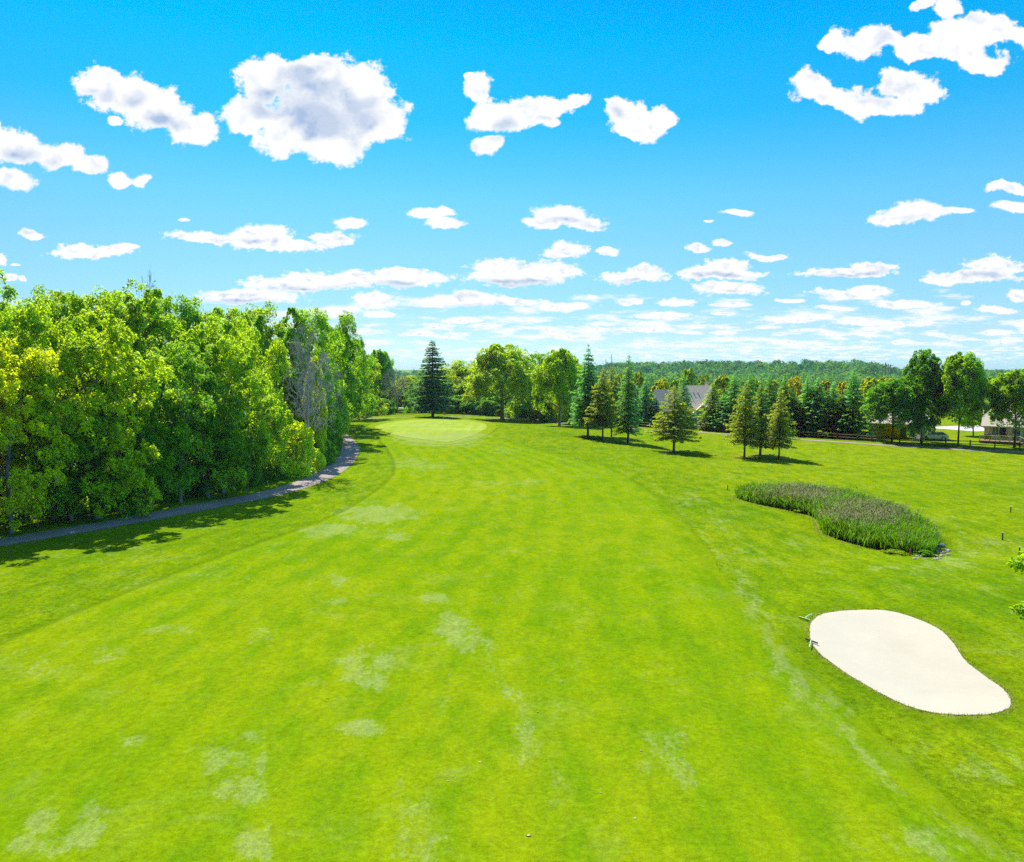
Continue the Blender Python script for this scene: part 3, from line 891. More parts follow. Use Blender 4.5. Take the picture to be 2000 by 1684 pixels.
def make_bare(seed, H, Rr, depth=5, n0=7, fine=True, r0=.22, start=.3, leafy=0):
    """leafless tree: forking limbs, twigs as thin tubes"""
    rd = random.Random(seed); tr = MB(); br = MB()
    lead = [Vector((0, 0, 0)), Vector((rd.uniform(-.2, .2), 0, H * .3)), Vector((rd.uniform(-.4, .4), rd.uniform(-.4, .4), H * .62))]
    tr.tube(lead, [r0 * 1.4, r0, r0 * .6], 8)
    def grow(p, d, L, r, k):
        q = p + d * L * .5 + Vector((rd.uniform(-1, 1), rd.uniform(-1, 1), rd.uniform(-1, 1))) * L * .07
        e = q + (d + Vector((0, 0, rd.uniform(-.15, .3)))).normalized() * L * .5
        br.tube([p, q, e], [r, r * .75, r * .5], 5 if k > 2 else 3, False)
        if k == 0: return
        for i in range(3 if k > 1 else 4):
            nd = (d + Vector((rd.gauss(0, .55), rd.gauss(0, .55), rd.gauss(.08, .4)))).normalized()
            st = p.lerp(e, rd.uniform(.45, 1.0))
            grow(st, nd, L * rd.uniform(.55, .8), max(r * .6, .024), k - 1)
    for i in range(n0):
        u = start + (.97 - start) * i / n0
        z = H * .62 * u / .97 if i < n0 else H * .62
        a = i * 2.4 + rd.random()
        p = Vector((lead[2].x * u, lead[2].y * u, H * .62 * u))
        d = Vector((math.cos(a), math.sin(a), .55 + u)).normalized()
        grow(p, d, Rr * .55 * (1.1 - .3 * u), r0 * .4, depth - 1)
    grow(lead[2], Vector((0, 0, 1)), H * .2, r0 * .5, depth - 1)
    return dict(H=H, R=Rr, crown=br.mesh('branches', M['dead']), trunk=tr.mesh('trunk', M['dead'], True))

def plant(name, proto, x, y, h, rad, color, label, cat, group=None, rz=None, crown_name='crown', sink=0.12):
    k = h / proto['H']; kr = rad / proto['R']
    z = float(gz(x, y)) - sink
    e = empty(name, (x, y, z), rz if rz is not None else (x * 12.9898 + y * 78.233) % 6.283)
    e.scale = (kr, kr, k)
    tr = link('trunk', proto['trunk'], e)
    cr_ = link(crown_name, proto['crown'], e, color=color)
    tag(e, label, cat, group)
    return e

def plant_px(name, proto, px, D, top, hw, color, label, cat, group=None, **kw):
    """stand a tree at depth D under photo column px, as tall and as wide as it shows"""
    x, y = at(px, D)
    z0 = float(gz(x, y))
    return plant(name, proto, x, y, topz(px, top, D) - z0, hw / F * D, color, label, cat, group, **kw)

# prototypes -------------------------------------------------------
PB = [make_broad(11, 18, 6.0, 1.6, 26, 9, (8, 30), .27, None, .30, 12),
      make_broad(12, 18, 6.0, 1.2, 30, 8, (8, 29), .27, None, .28, 12),
      make_broad(13, 18, 6.0, 2.0, 23, 10, (8, 30), .28, None, .32, 14),
      make_broad(15, 18, 6.0, 1.0, 28, 9, (8, 28), .26, None, .30, 12)]
PM = [make_broad(21, 15, 6.5, 5.2, 58, 10, 72, .32, dome_profile, .36, 16, .30, droop=.16, fill=(.45, .98), bark='bark_pale', lobe=(.2, .36)),
      make_broad(22, 14, 5.0, 5.0, 64, 9, 64, .32, oval_profile, .2, 12, .3, lobe=(.24, .42), fill=(.3, .9)),
      make_broad(23, 14, 5.0, 5.2, 64, 9, 64, .32, oval_profile, .2, 12, .3, droop=.06, lobe=(.24, .42), fill=(.3, .9)),
      make_broad(24, 14, 4.6, 1.8, 66, 9, 60, .31, oval_profile, .2, 12, .3, lobe=(.22, .38), fill=(.3, .92))]
PS = [make_broad(31, 4, 2.6, .0, 26, 9, 70, .20, shrub_profile, .06, 10, .1, fill=(.3, .9), trunks=3, lobe=(.26, .42)),
      make_broad(32, 4, 2.6, .0, 30, 8, 60, .24, dome_profile, .06, 10, .1, fill=(.4, 1.0), trunks=3, lobe=(.2, .36))]
PF = [make_broad(41, 12, 5.0, 1.0, 26, 8, 20, .85, broad_profile, .25, 4, .3, mat='far_leaf'),
      make_broad(42, 12, 5.0, 1.0, 28, 8, 18, .85, oval_profile, .25, 4, .3, mat='far_leaf'),
      make_broad(43, 12, 5.0, 1.0, 24, 8, 20, .85, dome_profile, .25, 4, .3, mat='far_leaf')]
PC = {'dense': make_conifer(51, 13, 2.9, 1.9, 34, 13, 17, droop=.20, taper=.80, ragged=.10, card=.50),
      'ragged': make_conifer(52, 10, 3.3, 2.0, 22, 11, 15, droop=.22, taper=.62, ragged=.20, card=.52, gap=.08),
      'narrow': make_conifer(53, 13, 2.2, 1.9, 36, 11, 18, droop=.30, taper=.72, ragged=.14, card=.42),
      'big': make_conifer(54, 18, 5.0, 2.0, 34, 14, 15, droop=.16, taper=.72, ragged=.13, card=.66, up=.05, trunk_r=.34),
      'low': make_conifer(55, 12, 3.0, .35, 32, 13, 16, droop=.18, taper=.85, ragged=.10, card=.50),
      'lowthin': make_conifer(56, 12, 2.5, .35, 34, 12, 16, droop=.24, taper=.75, ragged=.14, card=.46)}
PD = [make_bare(61, 15, 6, 5, 13), make_bare(62, 8, 4, 4, 14, r0=.14)]

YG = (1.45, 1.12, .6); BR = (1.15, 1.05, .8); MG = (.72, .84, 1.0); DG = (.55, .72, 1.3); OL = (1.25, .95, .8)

# the wood on the left ---------------------------------------------
WG = 'trees of the wood along the cart path'
front = [  # low trees get darker tints, standing in for shade at the wood's foot
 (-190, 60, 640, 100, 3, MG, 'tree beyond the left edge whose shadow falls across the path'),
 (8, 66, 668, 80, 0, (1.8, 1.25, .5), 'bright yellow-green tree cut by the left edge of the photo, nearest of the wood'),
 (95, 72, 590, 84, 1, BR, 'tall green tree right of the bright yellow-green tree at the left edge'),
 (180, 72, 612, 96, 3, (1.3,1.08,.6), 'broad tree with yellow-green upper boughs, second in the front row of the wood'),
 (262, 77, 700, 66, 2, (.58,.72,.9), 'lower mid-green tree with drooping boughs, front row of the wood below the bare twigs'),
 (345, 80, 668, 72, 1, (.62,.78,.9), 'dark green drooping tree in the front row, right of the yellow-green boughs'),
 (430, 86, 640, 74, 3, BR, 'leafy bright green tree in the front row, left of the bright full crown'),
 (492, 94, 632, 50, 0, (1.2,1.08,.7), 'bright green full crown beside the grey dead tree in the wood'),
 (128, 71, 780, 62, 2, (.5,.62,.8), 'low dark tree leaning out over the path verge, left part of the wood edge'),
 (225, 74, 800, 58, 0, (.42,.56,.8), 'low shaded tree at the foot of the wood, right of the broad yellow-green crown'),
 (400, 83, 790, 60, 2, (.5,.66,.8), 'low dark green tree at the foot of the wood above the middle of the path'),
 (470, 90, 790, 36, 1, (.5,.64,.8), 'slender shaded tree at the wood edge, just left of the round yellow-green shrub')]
back = [
 (-90, 80, 575, 80, 2, MG, 'tall tree mostly beyond the left edge, only its right boughs showing'),
 (15, 84, 541, 76, 0, (.95,1.0,.8), 'tallest green crown at the upper left corner of the wood'),
 (82, 90, 566, 60, 3, (.75,.9,1.0), 'darker crown just right of the tallest one on the skyline'),
 (150, 88, 570, 62, 1, BR, 'skyline crown above the broad yellow-green tree'),
 (215, 90, 566, 58, 2, (1.0,1.0,.8), 'skyline crown just left of the bare twigs above the wood'),
 (285, 88, 556, 62, 3, (1.1,1.05,.7), 'rounded crown with bare twigs sticking up beyond it'),
 (345, 96, 582, 50, 1, MG, 'narrow skyline crown right of the bare twigs'),
 (400, 96, 588, 56, 0, (1.05,1.02,.8), 'skyline crown in the middle of the wood with a feathery top'),
 (455, 104, 600, 50, 2, BR, 'lower skyline crown right of the feathery one'),
 (535, 108, 596, 54, 3, MG, 'dome shaped crown on the skyline above the bright full tree'),
 (600, 114, 605, 52, 1, (.95,1.0,.85), 'skyline crown directly above the grey dead tree'),
 (640, 128, 615, 50, 2, MG, 'skyline crown right of and behind the grey dead tree'),
 (676, 150, 633, 42, 0, (.7,.88,1.0), 'dark rounded crown stepping down at the right end of the wood'),
 (700, 182, 690, 40, 3, (1.25,1.1,.7), 'bright drooping crown at the right end of the wood above the lawn'),
 (655, 160, 700, 40, 1, BR, 'mid-green crown between the dead trees and the bright drooping one')]
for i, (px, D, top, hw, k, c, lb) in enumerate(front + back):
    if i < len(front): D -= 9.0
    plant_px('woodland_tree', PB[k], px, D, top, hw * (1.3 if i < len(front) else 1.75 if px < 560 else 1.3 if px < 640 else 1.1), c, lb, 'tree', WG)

plant_px('dead_tree', PD[0], 600, 91, 622, 66, (1, 1, 1), 'large grey dead tree with bare twigs standing inside the wood', 'dead tree', crown_name='branches')
plant_px('dead_tree', PD[0], 650, 116, 700, 34, (1, 1, 1), 'smaller grey leafless tree drooping beside the large dead one', 'dead tree', crown_name='branches', rz=2.1)
plant_px('dead_tree', PD[0], 292, 96, 522, 36, (1, 1, 1), 'dead treetop of thin dark twigs rising above the wood skyline', 'dead tree', crown_name='branches', rz=.8)
plant_px('dead_tree', PD[1], 775, 214, 716, 40, (1, 1, 1), 'greyish twiggy tree arching beside the big dark spruce', 'dead tree', crown_name='branches', rz=1.2)
plant_px('woodland_tree', PM[3], 615, 99, 700, 20, (1.7, 1.2, .4), 'small yellow tree growing in front of the dead trees', 'tree')
plant_px('woodland_tree', PM[2], 636, 118, 757, 42, (.62, .85, 1.0), 'dark bushy tree overhanging the bend of the cart path', 'tree')
plant_px('woodland_tree', PM[1], 690, 196, 745, 26, (.6, .85, 1.0), 'shadowed tree under the bright drooping crown at the end of the wood', 'tree')
plant_px('shrub', PS[0], 566, 90, 820, 52, (1.7, 1.3, .7), 'round bright yellow-green shrub beside the cart path', 'shrub')
plant_px('shrub', PS[1], 620, 101, 850, 34, (1.0, 1.05, .8), 'low green shrub between the round bright shrub and the cart path', 'shrub')
plant_px('shrub', PS[0], 518, 92, 850, 40, (.8, .95, 1.0), 'mid-green shrub left of the round bright one', 'shrub')
plant_px('shrub', PS[1], 715, 203, 772, 40, (1.4, 1.1, .6), 'yellow-green shrub on the far edge of the lawn, left end', 'shrub')
plant_px('shrub', PS[0], 748, 208, 778, 27, (.5, .75, 1.5), 'dark bluish shrub on the far lawn edge left of the parked cart', 'shrub')
plant_px('tree', PM[2], 742, 226, 683, 26, (.75, .95, 1.0), 'airy tree top showing above the right end of the wood', 'tree')
plant_px('tree', PB[1], 792, 262, 733, 32, (1.4, 1.05, .5), 'olive-yellow tree behind the parked cart', 'tree')
plant_px('tree', PB[2], 760, 232, 745, 28, (1.25, 1.0, .6), 'yellowish tree between the end of the wood and the cart', 'tree')
plant_px('tree', PB[1], 735, 240, 715, 30, (1.1, 1.05, .7), 'mid-green tree behind the yellow shrub at the end of the wood', 'tree')

# low growth under the wood edge: nobody could count it
def undergrowth():
    g = rng_(77)
    Cs = []; Ns = []
    L = np.array(edge)
    seg = np.linalg.norm(np.diff(L, axis=0), axis=1); cum = np.concatenate([[0], np.cumsum(seg)])
    for k in range(560):
        s = g.random() * cum[-1] * .98
        x = np.interp(s, cum, L[:, 0]); y = np.interp(s, cum, L[:, 1])
        inset = g.random() ** 1.2 * 7.0 - 1.9
        # the wood lies to the upper left of its edge
        x -= inset * .82; y += inset * .55
        r = g.uniform(.5, 1.25) * (1 + max(inset, 0) * .12)
        z = hz(x, y); hh = r * g.uniform(.9, 1.7) + max(inset, 0) * .32
        m = 260
        d = unit(g.normal(size=(m, 3)) + np.array([0, 0, .25])); d[:, 2] = np.abs(d[:, 2])
        C = np.array([x, y, z]) + d * np.array([r, r, hh]) * g.uniform(.6, 1.05, (m, 1))
        Cs.append(C); Ns.append(unit(d + g.normal(size=(m, 3)) * .6))
    C = np.vstack(Cs); N = np.vstack(Ns)
    V, Q = cards(C, N, .27 * g.uniform(.6, 1.4, len(C)), .6, g)
    o = link('undergrowth', mesh_np('undergrowth', V, Q, M['leaf']), color=(.30, .42, .8))  # tint darkened to carry the shade under the trees
    tag(o, 'dark leafy undergrowth along the foot of the wood beside the cart path', 'undergrowth', kind='stuff')
undergrowth()

# trees behind the green --------------------------------------------
BG = 'trees and shrubs behind the putting green'
plant_px('spruce', PC['big'], 845, G(845, 815)[1], 661, 42, (.85, 1.0, 1.15), 'big dark spruce standing alone behind the putting green', 'spruce tree', rz=.4)
plant_px('tree', PM[0], 981, G(980, 819)[1], 671, 70, (1.25, 1.1, .6), 'tallest spreading tree behind the green with a pale straight trunk', 'tree', BG, rz=1.0)
plant_px('tree', PM[0], 1093, G(1092, 832)[1], 680, 50, (1.1, 1.08, .6), 'spreading tree with a forked dark trunk just left of the blue spruce', 'tree', BG, rz=2.7)
plant_px('tree', PM[3], 1112, G(1106, 829)[1] + 3, 698, 32, (1.1, 1.02, .6), 'slim tree with a reddish trunk tucked behind the forked tree', 'tree', BG)
for px, D, top, hw, k, c, lb in [
  (1034, 205, 690, 32, 2, (.8, .95, .9), 'dark green tree between the two spreading trees'),
  (888, 232, 703, 32, 1, (1.35, 1.1, .6), 'yellow-green tree right behind the big dark spruce'),
  (918, 228, 712, 28, 3, (1.3, 1.1, .6), 'yellow-green tree left of the tallest spreading tree'),
  (945, 222, 722, 34, 2, (1.1, 1.05, .7), 'mid-green tree under the left boughs of the tallest spreading tree'),
  (1005, 214, 725, 30, 0, (.85, .98, .8), 'shaded tree behind the pale straight trunk'),
  (1062, 216, 730, 28, 1, (1.15, 1.05, .7), 'bushy green tree behind the gap between the two spreading trees'),
  (1128, 205, 720, 26, 2, (1.0, 1.0, .8), 'green tree behind the top of the blue spruce'),
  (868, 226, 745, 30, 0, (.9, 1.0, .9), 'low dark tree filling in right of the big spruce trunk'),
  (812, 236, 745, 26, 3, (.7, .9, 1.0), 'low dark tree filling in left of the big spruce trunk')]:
    plant_px('tree', PB[k], px, D, top, hw * 1.3, c, lb, 'tree', BG)
for px, D, top, hw, k, c, lb in [
  (1062, 182, 778, 22, 0, (1.45, 1.25, .7), 'bright lime shrub left of the forked trunk'),
  (1083, 186, 764, 22, 1, (1.6, 1.2, .6), 'brightest yellow-green shrub, directly behind the forked trunk'),
  (1020, 198, 782, 22, 0, (1.2, 1.1, .7), 'mid-green shrub right of the pale straight trunk'),
  (1036, 200, 770, 24, 1, (.6, .85, 1.0), 'dark shrub between the two spreading trees'),
  (820, 214, 786, 20, 0, (.6, .85, 1.1), 'dark shrub left of the big spruce trunk'),
  (866, 212, 782, 24, 1, (.55, .8, 1.2), 'dark shrub just right of the big spruce trunk'),
  (898, 212, 780, 24, 0, (.6, .85, 1.1), 'dark shrub behind the red marker post'),
  (930, 210, 782, 26, 1, (.55, .8, 1.1), 'dark shrub behind the right half of the putting green'),
  (960, 206, 784, 24, 0, (.6, .85, 1.1), 'dark shrub left of the pale straight trunk'),
  (1000, 204, 788, 22, 1, (.55, .8, 1.1), 'low dark shrub just right of the pale straight trunk'),
  (1112, 188, 778, 22, 0, (1.3, 1.15, .6), 'yellow-green shrub between the forked trunk and the blue spruce')]:
    plant_px('shrub', PS[k], px, D, top - 10, hw * 1.25, c, lb, 'shrub', 'shrubs along the far edge of the lawn')

# lawn conifers ------------------------------------------------------
BLUE = (1.3, 1.6, 1.9); OLV = (2.3, 1.3, .3); DKG = (1.0, 1.15, .9); BGN = (1.3, 1.45, 1.3)
CG = 'conifers standing on the lawn'
for name, kd, i, px, top, hw, c, lb in [
  ('spruce', 'dense', 0, 1149, 671, 36, BLUE, 'silvery blue spruce with a thin pointed top, leftmost of the lawn conifers'),
  ('spruce', 'ragged', 1, 1178, 716, 32, OLV, 'olive-green ragged conifer right of the silvery blue spruce, with low boughs to the left'),
  ('spruce', 'ragged', 2, 1195, 712, 26, (1.9, 1.1, .35), 'olive-brown conifer with a bare leader, left of the tall slim blue-green spruce'),
  ('spruce', 'narrow', 3, 1228, 687, 26, BGN, 'tall slim blue-green spruce with a clean pale trunk'),
  ('spruce', 'ragged', 4, 1318, 752, 46, (2.2, 1.3, .3), 'wide olive-green conifer standing alone in front of the grey roof'),
  ('spruce', 'ragged', 5, 1457, 742, 34, (2.2, 1.3, .35), 'left tree of the clump of three lawn conifers, olive with boughs spread low'),
  ('spruce', 'narrow', 6, 1488, 738, 28, (1.6, 1.2, .6), 'middle tree of the clump of three lawn conifers, dark and a little further back'),
  ('spruce', 'ragged', 7, 1525, 760, 30, (2.4, 1.4, .4), 'right tree of the clump of three lawn conifers, shortest with a yellowish top')]:
    plant_px(name, PC[kd], px, TRUNKS[i][1], top, hw, c, lb, 'conifer', CG, rz=i * 1.3)
# bare leaders of dead conifers behind the olive pair
def snag(px, D, top, lb):
    x, y = at(px, D); z0 = hz(x, y); h = topz(px, top, D) - z0
    e = empty('dead_conifer', (x, y, z0 - .1))
    mb = MB(); mb.tube([(0, 0, 0), (0, 0, h * .5), (0, 0, h)], [.2, .12, .03], 6); rd = random.Random(px)
    for k in range(34):
        z = h * (.45 + .54 * k / 34); a = rd.random() * 6.28; L = (1.05 - k / 34) * 1.6 + .15
        mb.tube([(0, 0, z), (math.cos(a) * L, math.sin(a) * L, z - .1 + rd.random() * .2)], [.035, .012], 3, False)
    mb.build('trunk', M['pole'], e)
    tag(e, lb, 'dead tree')
snag(1194, 152, 690, 'bare dead conifer leader behind the olive conifers, the taller of two')
snag(1183, 158, 699, 'bare dead conifer leader behind the olive conifers, the shorter of two')

# row of conifers along the fence ----------------------------------
RG = 'conifers in the row along the rail fence'
for px, by, top, hw, kd, c, lb in [
  (1262, 834, 733, 20, 'low', (1.0, 1.2, 1.5), 'bluish row spruce just right of the tall slim lawn spruce'),
  (1244, 832, 752, 18, 'lowthin', (1.1, 1.2, 1.3), 'short greyish row spruce half hidden by the slim lawn spruce'),
  (1336, 838, 733, 18, 'lowthin', (.9, 1.1, 1.2), 'dark row spruce with its tip beside the grey roof ridge'),
  (1392, 843, 746, 24, 'lowthin', (1.9, 1.3, .5), 'olive row conifer in front of the right end of the grey roof'),
  (1413, 845, 768, 22, 'low', (1.1, 1.3, 1.0), 'short pale-tipped row conifer right of the olive one by the roof'),
  (1434, 846, 728, 26, 'low', (1.0, 1.25, .9), 'dark green row conifer left of the clump of three'),
  (1464, 849, 729, 22, 'low', (1.0, 1.2, 1.2), 'row conifer showing its tip above the left tree of the clump'),
  (1503, 851, 728, 22, 'low', (.95, 1.15, 1.2), 'row conifer showing its tip above the middle tree of the clump'),
  (1533, 852, 729, 24, 'low', (1.1, 1.2, .7), 'dark row conifer rising behind the right tree of the clump'),
  (1577, 854, 733, 24, 'low', (1.35, 1.5, 1.5), 'silvery blue-green row spruce, first right of the clump of three'),
  (1597, 855, 738, 27, 'dense', (1.3, 1.45, 1.6), 'silvery blue row spruce, second right of the clump of three'),
  (1629, 857, 742, 19, 'lowthin', (1.1, 1.3, 1.6), 'narrow dark blue row spruce left of the tallest row conifer'),
  (1667, 859, 719, 28, 'low', (1.0, 1.25, .9), 'tallest dark green row conifer, at the right end of the row'),
  (1648, 858, 770, 20, 'low', (1.2, 1.35, .9), 'short green row conifer tucked between the two dark tall ones'),
  (1552, 853, 768, 22, 'low', (1.1, 1.3, 1.2), 'short row conifer in the shade right of the clump'),
  (1282, 836, 775, 18, 'low', (.8, 1.0, 1.2), 'short dark row spruce left of the wide olive lawn conifer')]:
    D = G(px, by)[1] + 3
    plant_px('row_spruce', PC[kd], px, D, top - 2, hw * 1.34, tuple(v * 1.3 for v in c), lb, 'conifer', RG)

# broadleaf trees by the fence on the right --------------------------
for px, by, top, hw, k, c, lb in [
  (1746, 864, 742, 52, 2, (.50, .78, 1.5), 'wide dark green tree in front of the cream house'),
  (1803, 865, 686, 38, 3, (.48, .74, 1.4), 'tallest dark green tree on the right, narrow crown against the sky'),
  (1876, 870, 692, 44, 1, (.85, .95, .9), 'tall lighter green tree with a split top, in front of the driveway'),
  (1987, 874, 722, 54, 2, (.85, .92, .8), 'broad yellow-green tree beside the deck at the right edge of the photo')]:
    D = G(px, by)[1]
    plant_px('maple', PM[k], px, D, top, hw, c, lb, 'tree', 'broadleaf trees along the rail fence')
plant_px('maple', PM[1], 1905, 142, 790, 34, (.8, 1.0, .9), 'shorter tree on the lawn beyond the fence near the driveway', 'tree')
plant_px('shrub', PS[0], 1862, 131, 858, 14, (.7, .9, 1.2), 'dark shrub by the fence left of the driveway lawn', 'shrub')
plant_px('shrub', PS[1], 1920, 136, 862, 9, (1.3, 1.0, .8), 'small flowering yellow shrub at the corner of the deck', 'shrub')
plant_px('shrub', PS[1], 1712, 139, 846, 12, (1.0, 1.0, .6), 'low shrub against the cream house wall', 'shrub')

# yellow-green and other trees in the middle distance ---------------
MD = 'trees beyond the houses'
mid = [
 (1345, 240, 719, 18, 2, (1.2, 1.2, .6), 'tall bright fan-shaped tree rising above the grey roof'),
 (1292, 200, 740, 18, 1, (1.9, 1.25, .6), 'round yellow tree left of the grey roof'),
 (1412, 215, 732, 22, 0, (1.5, 1.15, .6), 'yellow-green tree right of the grey roof'),
 (1376, 250, 733, 14, 1, (1.2, 1.1, .7), 'small green tree just above the right end of the roof ridge'),
 (1247, 230, 726, 16, 2, (1.5, 1.15, .6), 'yellow-green tree beyond the tall slim spruce'),
 (1552, 215, 737, 20, 1, (2.2, 1.3, .4), 'bright yellow tree between the clump and the silvery spruces'),
 (1612, 215, 741, 16, 0, (1.9, 1.1, .35), 'yellow tree showing above the silvery spruces'),
 (1647, 220, 745, 14, 2, (2.1, 1.25, .4), 'yellow tree just left of the tallest row conifer'),
 (1700, 200, 738, 24, 1, (1.6, 1.2, .6), 'yellow-green tree right of the tallest row conifer'),
 (1730, 230, 736, 24, 2, (1.3, 1.1, .7), 'mid-green tree behind the wide dark one by the cream house'),
 (1770, 235, 733, 22, 0, (1.4, 1.1, .7), 'yellow-green tree left of the tallest dark tree'),
 (1845, 235, 724, 20, 1, (1.4, 1.1, .7), 'tree showing between the two tallest trees on the right'),
 (1940, 240, 735, 22, 2, (1.1, 1.1, .8), 'tree beyond the deck house, left of the tree at the right edge'),
 (1322, 260, 740, 16, 0, (.9, 1.1, .9), 'mid-green tree beyond the left end of the grey roof'),
 (1215, 245, 728, 18, 1, (1.2, 1.1, .7), 'green tree behind the gap left of the tall slim spruce'),
 (1470, 240, 740, 20, 2, (1.0, 1.1, .8), 'green tree beyond the clump of three lawn conifers'),
 (1510, 235, 742, 18, 0, (1.5, 1.15, .6), 'yellowish tree beyond the middle of the clump of three'),
 (1150, 240, 722, 24, 1, (1.0, 1.1, .8), 'tree beyond the silvery blue spruce'),
 (1985, 260, 728, 24, 1, (.9, 1.05, .9), 'tree beyond the roof at the right edge')]
for px, D, top, hw, k, c, lb in mid:
    plant_px('far_tree', PF[k], px, D, top, hw, c, lb, 'tree', MD)

# wooded valley and hills -------------------------------------------
def far_wood():
    g = rng_(5)
    Cs = []; Ns = []; Ss = []; Ts = []
    n = 0
    spots = []
    for _ in range(60000):
        D = math.exp(g.uniform(math.log(285), math.log(1500)))
        az = g.uniform(-14, 36)
        if az < 3 and D > 1000: continue
        keep = min(1.0, (D / 700) ** .3)
        x = D * math.sin(R(az)); y = D * math.cos(R(az))
        spots.append((x, y, D, az))
        if len(spots) >= 5200: break
    for x, y, D, az in spots:
        z = hz(x, y)
        H = g.uniform(10, 16) if D > 420 else g.uniform(9, 12.5)
        rr = g.uniform(4.0, 8.0)
        m = int(np.clip(95 * (500 / D) ** .7, 36, 130))
        size = max(.75, D * .0023)
        d = unit(g.normal(size=(m, 3)) + np.array([0, -.35, .35]))
        # lumpy crown: three or four sub-crowns
        nl = 4
        lc = np.stack([g.normal(size=nl) * rr * .42, g.normal(size=nl) * rr * .42, H - rr * g.uniform(.55, 1.0, nl)], 1)
        k = g.integers(0, nl, m)
        C = np.array([x, y, z]) + lc[k] + d * (rr * g.uniform(.50, .66, (m, 1))); Ts.append(np.full(m * 4, g.random()))
        Cs.append(C); Ns.append(unit(d + np.array([0, 0, .15]) + g.normal(size=(m, 3)) * .22)); Ss.append(np.full(m, size) * g.uniform(.7, 1.3, m))
    C = np.vstack(Cs); N = np.vstack(Ns); S = np.concatenate(Ss)
    V, Q = cards(C, N, S, .7, g)
    me = mesh_np('distant_woodland', V, Q, M['far_wood'])
    ta_ = me.attributes.new('tree', 'FLOAT', 'POINT'); ta_.data.foreach_set('value', np.concatenate(Ts).astype(np.float32))
    o = link('distant_woodland', me)
    tag(o, 'wooded hills and valley stretching to the horizon beyond the houses', 'woodland', kind='stuff')
def far_wood_mat():
    m, t, b = new_mat('distant_foliage')
    geo = t.new('ShaderNodeNewGeometry')
    n = t.noise(geo.outputs['Position'], .05, 2, .5); n2 = t.noise(geo.outputs['Position'], .13, 2, .5)
    tr_ = t.attr('tree')
    c = t.mix(t.rng(t.math('ADD', t.math('MULTIPLY', n, .7), t.math('MULTIPLY', tr_, .5)), .4, .85), (0.035, 0.150, 0.060), (0.140, 0.310, 0.020))  # bluish green end puts distance haze into the foliage colour
    v = t.math('ADD', t.rng(geo.outputs['Random Per Island'], 0, 1, .85, 1.15), t.math('ADD', t.math('MULTIPLY', t.math('SUBTRACT', n2, .5), .8), t.math('MULTIPLY', t.math('SUBTRACT', t.math('FRACT', t.math('MULTIPLY', tr_, 7.0)), .5), .7)))
    c = t.scale(c, v)
    t.l.new(c, b.inputs['Base Color']); b.inputs['Roughness'].default_value = .8; b.inputs['Specular IOR Level'].default_value = .1
    tr = t.new('ShaderNodeBsdfTranslucent'); t.l.new(t.scale(c, 1.5), tr.inputs['Color'])
    mx = t.new('ShaderNodeMixShader'); mx.inputs[0].default_value = .3
    t.l.new(b.outputs[0], mx.inputs[1]); t.l.new(tr.outputs[0], mx.inputs[2])
    t.l.new(mx.outputs[0], m.node_tree.nodes['Material Output'].inputs['Surface'])
    return m
M['far_wood'] = far_wood_mat()
far_wood()
# ------------------------------------------------------------------ reed bed in the hollow
def reeds():
    g = rng_(91)
    lo, hi = pond.min(0), pond.max(0)
    P_ = g.uniform(lo, hi, (90000, 2))
    P_ = P_[inside(P_[:, 0], P_[:, 1], pond)][:32000]
    n = len(P_)
    z = height(P_[:, 0], P_[:, 1])
    h = .85 + .75 * fbm(P_[:, 0] * .5, P_[:, 1] * .5, 3, 3) + g.normal(size=n) * .16
    ed = dist_poly(P_[:, 0], P_[:, 1], np.vstack([pond, pond[:1]]))
    h *= .62 + .38 * smooth(0, .8, ed)
    a = g.uniform(0, 6.28, n); wd = g.uniform(.014, .034, n)
    lean = g.normal(size=(n, 2)) * .22 + np.array([.05, .0])
    A = np.stack([P_[:, 0], P_[:, 1], z - .03], 1)
    B = A + np.stack([lean[:, 0] * h * .4, lean[:, 1] * h * .4, h * .6], 1)
    Cc = A + np.stack([lean[:, 0] * h * 1.3, lean[:, 1] * h * 1.3, h], 1)
    W = np.stack([np.cos(a), np.sin(a), np.zeros(n)], 1) * wd[:, None]
    V = np.stack([A - W, A + W, B + W, B - W, Cc + W * .25, Cc - W * .25], 1).reshape(-1, 3)
    k = np.arange(n)[:, None] * 6
    Q = np.concatenate([k + np.array([[0, 1, 2, 3]]), k + np.array([[3, 2, 4, 5]])], 1).reshape(-1, 4)
    o = link('reed_bed', mesh_np('reed_bed', V, Q, M['reed']), color=(1, 1, 1))
    tag(o, 'bed of tall green reeds with pale seed heads in the hollow left of the right edge', 'reeds', kind='stuff')
    # feathery pale heads, thickest in the middle of the bed
    px, py = to_px(Cc[:, 0], Cc[:, 1], Cc[:, 2])
    zone = np.maximum(np.exp(-(((px - 1690) / 75) ** 2 + ((py - 1000) / 20) ** 2)), np.exp(-(((px - 1555) / 70) ** 2 + ((py - 962) / 14) ** 2)))
    zone = np.maximum(zone, .05)
    sel = g.random(n) < zone * (.3 + fbm(P_[:, 0] * 1.1, P_[:, 1] * 1.1, 12, 3)) * .75
    T = Cc[sel]; m = len(T)
    T = np.repeat(T, 3, 0) + g.normal(size=(m * 3, 3)) * np.array([.03, .03, .10])
    N = unit(np.stack([g.normal(size=m * 3), g.normal(size=m * 3), .4 * np.ones(m * 3)], 1))
    V, Q = cards(T, N, g.uniform(.12, .24, m * 3), .30, g, np.tile([0, 0, 1.0], (m * 3, 1)) + g.normal(size=(m * 3, 3)) * .3)
    link('seed_heads', mesh_np('seed_heads', V, Q, M['reedtop']), o, color=(1, 1, 1))
reeds()

